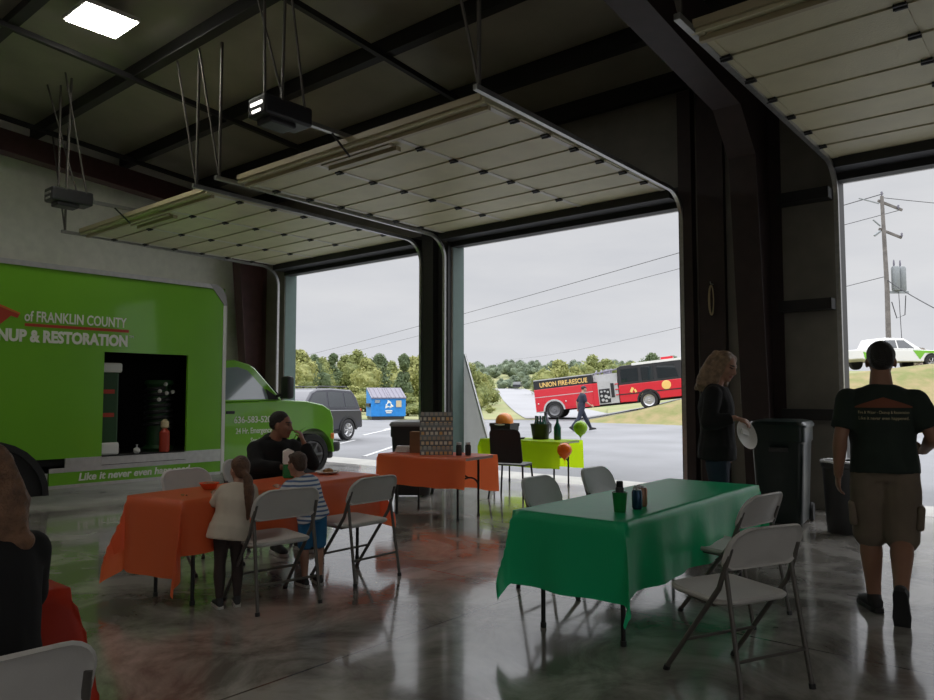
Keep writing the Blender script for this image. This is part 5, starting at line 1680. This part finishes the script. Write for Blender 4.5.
    def shoes(s, parent, m, ms, dirs):
        for side in 'rl':
            a = s.J['ank_' + side]; k = s.k
            f = V(dirs[side]).normalized(); F = frame_of(f, (0, 0, 1) if abs(f.z) < .93 else (0, 1, 0))
            # ankle sits above the heel
            heel = a - F.col[2] * .075 * k
            mb = MB(); rings = []
            for y, wx, h in ((-.075, .022, .035), (-.06, .036, .075), (-.02, .041, .105), (.03, .042, .095), (.09, .047, .070), (.14, .050, .056), (.18, .044, .044), (.205, .024, .024)):
                rings.append([heel + F @ (V((wx * math.cos(2 * PI * q / 14), y, max(0, h * .5 + h * .5 * math.sin(2 * PI * q / 14)) + .012)) * k) for q in range(14)])
            mb.loft(rings)
            mb.capsule(a - F.col[2] * .02 * k, a + F.col[2] * .015 * k, .046 * k, .046 * k)
            o = solid(mb, 'shoe', m, parent, .009 * max(k, .7), 2)
            sb = MB(); out = [(.028, -.082), (.040, -.05), (.042, .03), (.051, .12), (.045, .185), (.02, .212)]
            out = out + [(-x, y) for x, y in out[::-1]]
            sb.prism(out, -.006, .022, lambda u, w_, z: heel + F @ (V((u, w_, z)) * k))
            sb.build('sole', ms, o)

    def top(s, parent, name, m, voxel=.012, sleeve=.62, extra=.018, hem=1, neck=7, fold=.006, rad=None, drop=0.0, loose=0.0, seed=0.0):
        mb = MB(); k = s.k
        rad = rad or (TORSO_F if s.f else TORSO_M)
        s.torso(mb, [(a + (loose if i < 4 else 0), b + (loose if i < 4 else 0)) for i, (a, b) in enumerate(rad)], hem, neck, extra * k)
        if drop:
            sp = s.spine(); p, l, f = sp[hem]
            up = (s.J['waist'] - s.J['pelvis']).normalized()
            r0 = rad[hem]
            mb.loft([ring(p - up * drop * k, l, f, (r0[0] + loose) * k * s.g + extra * k * 1.1, (r0[1] + loose) * k * s.g + extra * k * 1.1),
                     ring(p + up * .02, l, f, (r0[0] + loose) * k * s.g + extra * k, (r0[1] + loose) * k * s.g + extra * k)])
        for side in 'rl':
            mb.ball(s.J['sho_' + side] - V((0, 0, .006 * k)), .050 * k + extra * k, None, 14)
            mb.capsule(s.J['sho_' + side] - V((0, 0, .004 * k)), s.J['chest'].lerp(s.J['neck'], .80), .046 * k + extra * k * .6, .062 * k)
            s.chain(mb, ['sho_' + side, 'elb_' + side, 'wri_' + side], ARM, extra * k * .95, sleeve, True)
        return solid(mb, name, m, parent, voxel, 4, fold, seed=seed)

    def bottom(s, parent, name, m, voxel=.012, leg=1.9, extra=.016, flare=0.0, fold=.006, hi=3, seed=3.0):
        mb = MB(); k = s.k
        s.torso(mb, TORSO_F if s.f else TORSO_M, 0, hi, extra * k)
        L2 = [(t, r + flare * min(1, t)) for t, r in LEG]
        for side in 'rl':
            mb.ball(s.J['hip_' + side], .070 * k * s.g + extra * k, None, 14)
            s.chain(mb, ['hip_' + side, 'kne_' + side, 'ank_' + side], L2, extra * k, leg, True)
        return solid(mb, name, m, parent, voxel, 4, fold, seed=seed)

    def hair(s, parent, m, caps, strands=(), voxel=.009, fold=.004):
        mb = MB(); H, F, k = s.J['head'], s.HF, s.hk
        for c_, r_ in caps: mb.ball(H + F @ (V(c_) * k), tuple(x * k for x in r_), F, 18)
        for pts, rs in strands:
            P = [H + F @ (V(p) * k) for p in pts]
            for a, b, ra, rb in zip(P[:-1], P[1:], rs[:-1], rs[1:]): mb.capsule(a, b, ra * k, rb * k)
        return solid(mb, 'hair', m, parent, voxel, 2, fold, 30)


TORSO_M = [(.11, .095), (.158, .118), (.146, .108), (.165, .122), (.172, .112), (.120, .085), (.064, .064), (.056, .058)]
TORSO_F = [(.105, .09), (.160, .115), (.122, .095), (.140, .112), (.146, .100), (.105, .075), (.054, .054), (.048, .050)]
ARM = [(0, .050), (.35, .049), (.8, .040), (1.0, .038), (1.25, .041), (1.7, .030), (2.0, .025)]
LEG = [(0, .084), (.3, .082), (.85, .060), (1.0, .056), (1.3, .060), (1.75, .042), (2.0, .037)]

STAND = dict(pelvis=(0, 0, .95), waist=(0, .005, 1.11), chest=(0, .0, 1.30), neck=(0, -.02, 1.50), headbase=(0, .0, 1.58), head=(0, .025, 1.655),
             sho_r=(.185, -.01, 1.435), sho_l=(-.185, -.01, 1.435), elb_r=(.235, -.03, 1.14), elb_l=(-.235, -.03, 1.14), wri_r=(.245, .05, .89), wri_l=(-.245, .05, .89),
             hip_r=(.088, 0, .93), hip_l=(-.088, 0, .93), kne_r=(.10, .02, .51), kne_l=(-.10, .02, .51), ank_r=(.105, -.02, .085), ank_l=(-.105, -.02, .085), toe_r=(.12, .14, .035), toe_l=(-.12, .14, .035))


def pose(k=1.0, **kw):
    J = dict(STAND); J.update(kw)
    return {a: tuple(c_ * k for c_ in b) for a, b in J.items()}


def person(lab, x, y, face, z=0.0):
    return thing('person', lab, 'person', (x, y, z), R(face - 90))


# man walking out to the right, seen from behind
p1 = person('man in a dark green t-shirt and khaki shorts walking away at the right', -1.10, 5.72, 103)
B1 = Body(pose(1.035, pelvis=(0, .0, .94), waist=(-.005, .01, 1.10), chest=(-.01, .02, 1.29), neck=(-.005, .0, 1.485), headbase=(-.005, .015, 1.565), head=(0, .04, 1.645),
               sho_r=(.185, .0, 1.415), sho_l=(-.195, .0, 1.42), elb_r=(.275, -.06, 1.15), wri_r=(.24, .19, 1.05), elb_l=(-.255, -.05, 1.14), wri_l=(-.275, .03, .885),
               kne_l=(-.095, .06, .50), ank_l=(-.085, .03, .085), toe_l=(-.15, .18, .035), hip_l=(-.09, 0, .92), hip_r=(.09, 0, .92),
               kne_r=(.085, -.02, .50), ank_r=(.055, -.30, .20), toe_r=(.06, -.24, .05)), 1.035, girth=1.06)
B1.lg = 1.16
B1.skin(p1, M['skin_b'], .008, hands={'l': dict(d=(-.05, .15, -1), n=(.9, .25, 0), curl=.55), 'r': dict(d=(-.2, 1, .05), n=(-1, -.2, -.2), curl=.7)}, hfwd=(-.03, 1, 0), headk=1.07)
tee = B1.top(p1, 't_shirt', M['tee'], .011, sleeve=.78, extra=.026, drop=.035, loose=.012, fold=.008)
B1.bottom(p1, 'cargo_shorts', M['khaki'], .011, leg=1.06, extra=.018, flare=.020, fold=.007, hi=2)
for sx, side in ((-1, 'l'), (1, 'r')):
    q = MB(); c_ = B1.J['hip_' + side].lerp(B1.J['kne_' + side], .68)
    q.box(c_ + V((sx * .105, -.02, 0)), (.05, .15, .17), Matrix.Rotation(sx * .08, 3, 'Y'), .02)
    solid(q, 'cargo_pocket', M['khaki'], p1, .010, 3, .003)
B1.shoes(p1, M['shoe'], M['shoe'], {'l': (-.35, 1, 0), 'r': (.05, .42, -.90)})
B1.hair(p1, M['hair_dark'], [((0, -.020, .040), (.082, .098, .090)), ((0, -.055, .0), (.070, .060, .060))], voxel=.008, fold=.002)
# printed back: arched roof emblem and two lines of small text, laid on the cloth
bv = BVHTree.FromPolygons([v.co.copy() for v in tee.data.vertices], [tuple(p.vertices) for p in tee.data.polygons])


def lay_on(o, bv, cx, cz, d=.004):
    me = o.data
    bm = bmesh.new(); bm.from_mesh(me)
    for v in bm.verts:
        x, z = v.co.x + cx, v.co.y + cz
        h = bv.ray_cast(V((x, -1, z)), V((0, 1, 0)))
        yy_ = h[0].y if h[0] else -.15
        v.co = V((x, yy_ - d, z))
    bm.to_mesh(me); bm.free()


o = lettering('shirt_lettering', 'Fire & Water - Cleanup & Restoration', .027, M['tan'], p1, None, None, .72, 'CENTER', depth=0); lay_on(o, bv, 0.0, 1.345)
o = lettering('shirt_lettering', 'Like it never even happened.', .030, M['tan'], p1, None, None, .86, 'CENTER', depth=0); lay_on(o, bv, 0.0, 1.305)
q = MB()
N = 20
for i in range(N + 1):
    x = -.17 + .34 * i / N
    top_ = .062 * (1 - abs(x) / .17) ** .9 + .008
    q.v += [(x, 0.0, 0), (x, top_, 0)]
for i in range(N): q.f.append((2 * i, 2 * i + 2, 2 * i + 3, 2 * i + 1)); q.mi.append(0)
o = q.build('shirt_emblem', mat('rust_print', (0.20, 0.06, 0.03), .8), p1); lay_on(o, bv, 0.0, 1.385, .005)

# woman with long hair holding a white plate
p2 = person('woman with long light brown hair in black holding a white plate', -2.58, 6.52, 18)
B2 = Body(pose(1.055, pelvis=(0, 0, .95), neck=(0, .0, 1.49), headbase=(0, .035, 1.565), head=(0, .075, 1.635), chest=(0, .0, 1.30),
               elb_r=(.24, -.05, 1.16), wri_r=(.20, .155, 1.205), elb_l=(-.22, -.04, 1.14), wri_l=(-.20, .02, .90)), 1.055, True)
B2.skin(p2, M['skin'], .008, hands={'r': dict(d=(.05, .9, -.25), n=(-.3, -.2, -.9), curl=.8, thumb_in=.3), 'l': dict(d=(0, .1, -1), n=(1, .1, 0), curl=.4)}, hfwd=(.45, .9, -.40), hup=(0.1, .3, 1))
B2.top(p2, 'jacket', M['black_cotton'], .012, sleeve=1.9, extra=.024, drop=.10, loose=.018, fold=.008)
B2.bottom(p2, 'jeans', M['jeans'], .012, leg=1.93, extra=.012)
B2.shoes(p2, M['shoe'], M['sole'], {'r': (.05, 1, 0), 'l': (-.05, 1, 0)})
ST = []
for sx in (-1, 1):
    for j in range(4):
        a = sx * (.062 + .012 * j); yb = .01 - .036 * j
        ST.append(([(sx * .05, yb + .01, .08), (a, yb, .0), (a * 1.2, yb - .004, -.10), (a * 1.25 + sx * .01, yb + .0, -.19), (a * 1.1, yb + .015, -.25)], [.034, .032, .034, .03, .016]))
for j in range(5):
    a = -.07 + .035 * j
    ST.append(([(a * .8, -.08, .06), (a, -.105, -.04), (a * 1.2, -.115, -.15), (a * 1.3, -.125, -.25)], [.04, .038, .04, .022]))
B2.hair(p2, M['hair_light'], [((0, -.026, .044), (.083, .094, .090))], ST, fold=.005)
pl_ = thing('paper_plate', 'white paper plate held by the woman in black', 'plate', (0, 0, 0))
w_ = Matrix.Rotation(R(18 - 90), 4, 'Z') @ V((.215, .245, 1.13)) + V((-2.58, 6.52, 0))
pl_.location = w_
pl_.rotation_euler = Matrix(((0.10, -.30, .95), (.2, .93, .28), (-.97, .16, .15))).to_euler()
fr_ = frame_of((.93, -.25, .30)); pl_.rotation_euler = Matrix((fr_.col[0], fr_.col[2], -fr_.col[1])).transposed().to_euler()
q = MB(); q.lathe([(0.0, 0.004), (0.085, 0.004), (0.125, -0.018), (0.13, -0.02), (0.125, -0.012), (0.08, 0.012), (0.0, 0.012)], n=30); q.build('plate', M['paper'], pl_, .6)
q = MB(); q.box((0, .02, -.004), (.09, .05, .014), Matrix.Rotation(.3, 3, 'Z'), .004); q.build('napkin', M['paper'], pl_)

# man seated behind the orange table, hand at his mouth
SIT = dict(pelvis=(0, -.04, .55), waist=(0, -.03, .71), chest=(0, .03, .90), neck=(0, .07, 1.085), headbase=(.0, .09, 1.16), head=(.0, .12, 1.225),
           sho_r=(.20, .05, 1.02), sho_l=(-.20, .05, 1.02), hip_r=(.10, -.02, .53), hip_l=(-.10, -.02, .53), kne_r=(.14, .42, .52), kne_l=(-.14, .42, .52),
           ank_r=(.13, .40, .085), ank_l=(-.13, .40, .085), toe_r=(.15, .56, .035), toe_l=(-.15, .56, .035))
p3 = person('man in a black hoodie seated behind the orange table with a hand at his mouth', -6.22, 4.33, -6)
B3 = Body(pose(1.0, **{**SIT, 'chest': (0, .06, .88), 'neck': (0, .13, 1.05), 'headbase': (-.01, .165, 1.115), 'head': (-.02, .20, 1.18), 'sho_r': (.20, .10, .985), 'sho_l': (-.20, .11, .99)}, elb_r=(.27, .28, .80), wri_r=(.10, .46, .80), elb_l=(-.27, .38, .80), wri_l=(-.165, .37, 1.02)), 1.0, girth=1.10)
B3.skin(p3, M['skin_b'], .008, hands={'r': dict(d=(-.6, .8, -.1), n=(0, -.2, -1), curl=.4), 'l': dict(d=(.25, -.20, .9), n=(.6, -.7, -.2), curl=.9, thumb_in=.4)}, hfwd=(-.62, .78, -.12), headk=1.05)
B3.top(p3, 'hoodie', M['black_cotton'], .013, sleeve=1.86, extra=.030, loose=.02, drop=.03, fold=.010, neck=7)
q = MB(); n_ = B3.J['neck']
for k in range(9):
    a = R(-20 + 220 * k / 8) + PI
    q.ball(n_ + V((.085 * math.cos(a), -.03 + .075 * math.sin(a), .005 - .03 * abs(math.cos(a)))), (.045, .045, .05))
solid(q, 'hood', M['black_cotton'], p3, .012, 3, .004)
B3.bottom(p3, 'trousers', M['jeans'], .014, leg=1.92, extra=.014)
B3.shoes(p3, M['shoe'], M['sole'], {'r': (.1, 1, 0), 'l': (-.1, 1, 0)})
B3.hair(p3, M['hair_dark'], [((0, -.022, .042), (.081, .096, .088)), ((0, -.055, .0), (.068, .058, .055))], voxel=.008, fold=.002)

# girl with a ponytail, from behind
KG = .60
p4_ = person('girl in a cream top with a long brown ponytail at the orange table', -4.64, 2.92, 158)
kid = dict(pelvis=(0, 0, .90), waist=(0, .02, 1.05), chest=(0, .04, 1.23), neck=(.0, .06, 1.41), headbase=(.0, .08, 1.46), head=(.0, .10, 1.56),
           sho_r=(.155, .05, 1.36), sho_l=(-.155, .05, 1.36), hip_r=(.08, 0, .88), hip_l=(-.08, 0, .88), kne_r=(.10, .03, .48), kne_l=(-.10, .03, .48), ank_r=(.10, 0, .085), ank_l=(-.10, 0, .085))
B4 = Body(pose(KG, **{**kid, 'waist': (.03, .02, 1.05), 'chest': (.07, .04, 1.23), 'neck': (.10, .06, 1.41), 'headbase': (.11, .08, 1.46), 'head': (.12, .10, 1.56), 'sho_r': (.245, .05, 1.355), 'sho_l': (-.06, .05, 1.365)}, elb_r=(.31, .20, 1.18), wri_r=(.22, .42, 1.27), elb_l=(-.16, .18, 1.16), wri_l=(-.12, .40, 1.27)), KG, True, girth=1.12)
B4.skin(p4_, M['skin'], .006, hands={'r': dict(d=(-.2, 1, .1), n=(-.3, 0, -1), curl=.4), 'l': dict(d=(.1, 1, .1), n=(.3, 0, -1), curl=.4)}, headk=1.30, hfwd=(-.25, 1, -.12))
B4.top(p4_, 'tunic', M['cream'], .009, sleeve=.95, extra=.030, loose=.03, drop=.13, fold=.006)
B4.bottom(p4_, 'leggings', M['leggings'], .009, leg=1.92, extra=.010)
B4.shoes(p4_, M['shoe'], M['sole'], {'r': (.1, 1, 0), 'l': (-.1, 1, 0)})
B4.hair(p4_, M['hair_brown'], [((0, -.024, .040), (.085, .098, .092)), ((0, -.055, -.01), (.072, .058, .07)), ((0, -.105, -.035), (.03, .03, .03))],
        [([(0, -.11, -.04), (0.005, -.15, -.09), (.012, -.155, -.19), (.015, -.13, -.32), (.012, -.11, -.44)], [.028, .040, .048, .042, .016])], voxel=.007, fold=.004)

# boy in a striped shirt
p5 = person('boy in a striped shirt and blue shorts at the orange table', -4.66, 3.66, 165)
B5 = Body(pose(KG, **{**kid, 'waist': (-.04, .02, 1.05), 'chest': (-.10, .04, 1.22), 'neck': (-.15, .05, 1.40), 'headbase': (-.17, .07, 1.45), 'head': (-.19, .09, 1.55),
                      'sho_r': (.01, .05, 1.36), 'sho_l': (-.31, .04, 1.33)}, elb_r=(.10, .20, 1.17), wri_r=(.02, .42, 1.25), elb_l=(-.40, .16, 1.14), wri_l=(-.34, .40, 1.25)), KG, False, girth=1.08)
B5.skin(p5, M['skin'], .006, hands={'r': dict(d=(-.2, 1, .1), n=(-.3, 0, -1), curl=.4), 'l': dict(d=(.1, 1, .1), n=(.3, 0, -1), curl=.4)}, headk=1.30, hfwd=(-.35, 1, -.1))
B5.top(p5, 'striped_shirt', M['stripe'], .009, sleeve=.75, extra=.026, loose=.015, drop=.06, fold=.005)
B5.bottom(p5, 'shorts', M['blue_short'], .009, leg=.98, extra=.024, flare=.012)
B5.shoes(p5, M['shoe'], M['sole'], {'r': (.1, 1, 0), 'l': (-.1, 1, 0)})
B5.hair(p5, M['hair_boy'], [((0, -.020, .042), (.084, .098, .090)), ((0, -.052, -.005), (.072, .058, .065)), ((0.0, .05, .085), (.055, .035, .03))], voxel=.007, fold=.004)

# woman seated at the lower left, from behind
p6 = person('woman with wavy auburn hair in a black top seated at the bottom left', -2.61, 0.79, 176)
B6 = Body(pose(1.0, **{**SIT, 'chest': (0, .05, .89), 'neck': (0, .10, 1.06), 'headbase': (0, .125, 1.125), 'head': (0, .155, 1.19), 'sho_r': (.150, .07, .995), 'sho_l': (-.150, .07, .995)},
               elb_r=(.19, .20, .79), wri_r=(.12, .44, .79), elb_l=(-.19, .20, .79), wri_l=(-.12, .44, .79)), 1.0, True, girth=1.05)
B6.skin(p6, M['skin'], .008, hands={'r': dict(d=(-.5, .9, 0), n=(0, 0, -1), curl=.3), 'l': dict(d=(.5, .9, 0), n=(0, 0, -1), curl=.3)}, hfwd=(.1, 1, -.15))
B6.top(p6, 'black_top', M['black_cotton'], .012, sleeve=1.85, extra=.020, loose=.012, drop=.05, fold=.006)
B6.bottom(p6, 'trousers', M['jeans'], .014, leg=1.92, extra=.012)
B6.shoes(p6, M['shoe'], M['sole'], {'r': (.1, 1, 0), 'l': (-.1, 1, 0)})
ST = []
for sx in (-1, 1):
    for j in range(5):
        a = sx * (.056 + .008 * j); yb = .03 - .036 * j
        ST.append(([(sx * .05, yb, .08), (a, yb, .0), (a * 1.3, yb - .004, -.08), (a * 1.15, yb - .01, -.14), (a * 1.45, yb - .01, -.20), (a * 1.2, yb, -.24)], [.032, .030, .036, .028, .032, .012]))
for j in range(6):
    a = -.085 + .034 * j
    ST.append(([(a * .7, -.09, .06), (a, -.112, -.03), (a * 1.2, -.125, -.11), (a * 1.15, -.12, -.18), (a * 1.35, -.13, -.25)], [.04, .042, .042, .04, .02]))
B6.hair(p6, M['hair_auburn'], [((0, -.026, .044), (.086, .098, .092))], ST, fold=.007)

# firefighter crossing the lot outside
pw = ahead(30.3, (581 - 467) / 738 * 30.3)
p7 = person('firefighter in navy uniform striding across the lot past the fire engine', pw.x, pw.y, 52, -.01)
B7 = Body(pose(1.08, pelvis=(0, 0, .90), waist=(0, .02, 1.06), chest=(0, .05, 1.25), neck=(0, .06, 1.44), headbase=(0, .085, 1.52), head=(0, .11, 1.595), sho_r=(.19, .05, 1.38), sho_l=(-.19, .05, 1.38),
               hip_r=(.09, 0, .88), hip_l=(-.09, 0, .88), kne_l=(-.10, .20, .50), ank_l=(-.11, .42, .12), toe_l=(-.12, .58, .09), kne_r=(.10, -.14, .48), ank_r=(.10, -.42, .16), toe_r=(.10, -.30, .05),
               elb_r=(.25, .10, 1.10), wri_r=(.22, .30, .98), elb_l=(-.25, -.08, 1.10), wri_l=(-.24, -.06, .86)), 1.08)
B7.skin(p7, M['skin'], .012, hands={'r': dict(d=(0, .8, -.4), n=(-1, 0, 0), curl=.6), 'l': dict(d=(0, .2, -1), n=(1, 0, 0), curl=.6)})
B7.top(p7, 'uniform_shirt', M['navy'], .016, sleeve=.85, extra=.020, fold=.005)
B7.bottom(p7, 'uniform_trousers', M['navy'], .016, leg=1.93, extra=.022)
B7.shoes(p7, M['shoe'], M['shoe'], {'l': (-.05, 1, .15), 'r': (.05, 1, -.7)})
B7.hair(p7, M['hair_dark'], [((0, -.020, .042), (.082, .098, .088))], voxel=.012, fold=.002)
q = MB(); H, F = B7.J['head'], B7.HF
q.ball(H + V((0, -.012, .062)), (.090, .106, .072), None, 18); q.ball(H + V((0, .10, .045)), (.07, .07, .012), None, 14)
solid(q, 'cap', M['navy'], p7, .010, 2)

# ------------------------------------------------------------------ light
wd = bpy.data.worlds.new('overcast')
scene.world = wd
wd.use_nodes = True
nt = wd.node_tree
bg = nt.nodes['Background']
tc = nt.nodes.new('ShaderNodeTexCoord')
mp = nt.nodes.new('ShaderNodeMapping')
mp.inputs['Scale'].default_value = (1.0, 1.0, 4.5)
n1 = nt.nodes.new('ShaderNodeTexNoise')
n1.inputs['Scale'].default_value = 2.2
n1.inputs['Detail'].default_value = 6
n1.inputs['Roughness'].default_value = 0.55
nt.links.new(tc.outputs['Generated'], mp.inputs['Vector'])
nt.links.new(mp.outputs['Vector'], n1.inputs['Vector'])
cr = nt.nodes.new('ShaderNodeValToRGB')
cr.color_ramp.elements[0].position = 0.3
cr.color_ramp.elements[0].color = (0.53, 0.545, 0.585, 1)
cr.color_ramp.elements[1].position = 0.7
cr.color_ramp.elements[1].color = (0.66, 0.665, 0.68, 1)
nt.links.new(n1.outputs['Fac'], cr.inputs['Fac'])
sx = nt.nodes.new('ShaderNodeSeparateXYZ')
nt.links.new(tc.outputs['Generated'], sx.inputs[0])
gr = nt.nodes.new('ShaderNodeValToRGB')
els = gr.color_ramp.elements
els[0].position = 0.0; els[0].color = (0.25, 0.25, 0.24, 1)
els[1].position = 1.0; els[1].color = (1, 1, 1, 1)
for pos, v in ((0.499, 0.25), (0.503, 1.0), (0.56, 0.95), (0.655, 0.90), (0.72, 2.8), (0.85, 4.9)):
    e = els.new(pos); e.color = (v / 5, v / 5, v / 5, 1)
els[-1].color = (1.0, 1.0, 1.0, 1)
for e in els:
    if e.position == 0.0: e.color = (0.08, 0.08, 0.08, 1)
ma = nt.nodes.new('ShaderNodeMath'); ma.operation = 'MULTIPLY_ADD'
ma.inputs[1].default_value = 0.5; ma.inputs[2].default_value = 0.5
nt.links.new(sx.outputs['Z'], ma.inputs[0])
nt.links.new(ma.outputs[0], gr.inputs['Fac'])
mx = nt.nodes.new('ShaderNodeMixRGB'); mx.blend_type = 'MULTIPLY'; mx.inputs['Fac'].default_value = 1
nt.links.new(cr.outputs['Color'], mx.inputs['Color1'])
nt.links.new(gr.outputs['Color'], mx.inputs['Color2'])
nt.links.new(mx.outputs['Color'], bg.inputs['Color'])
bg.inputs['Strength'].default_value = 5.0
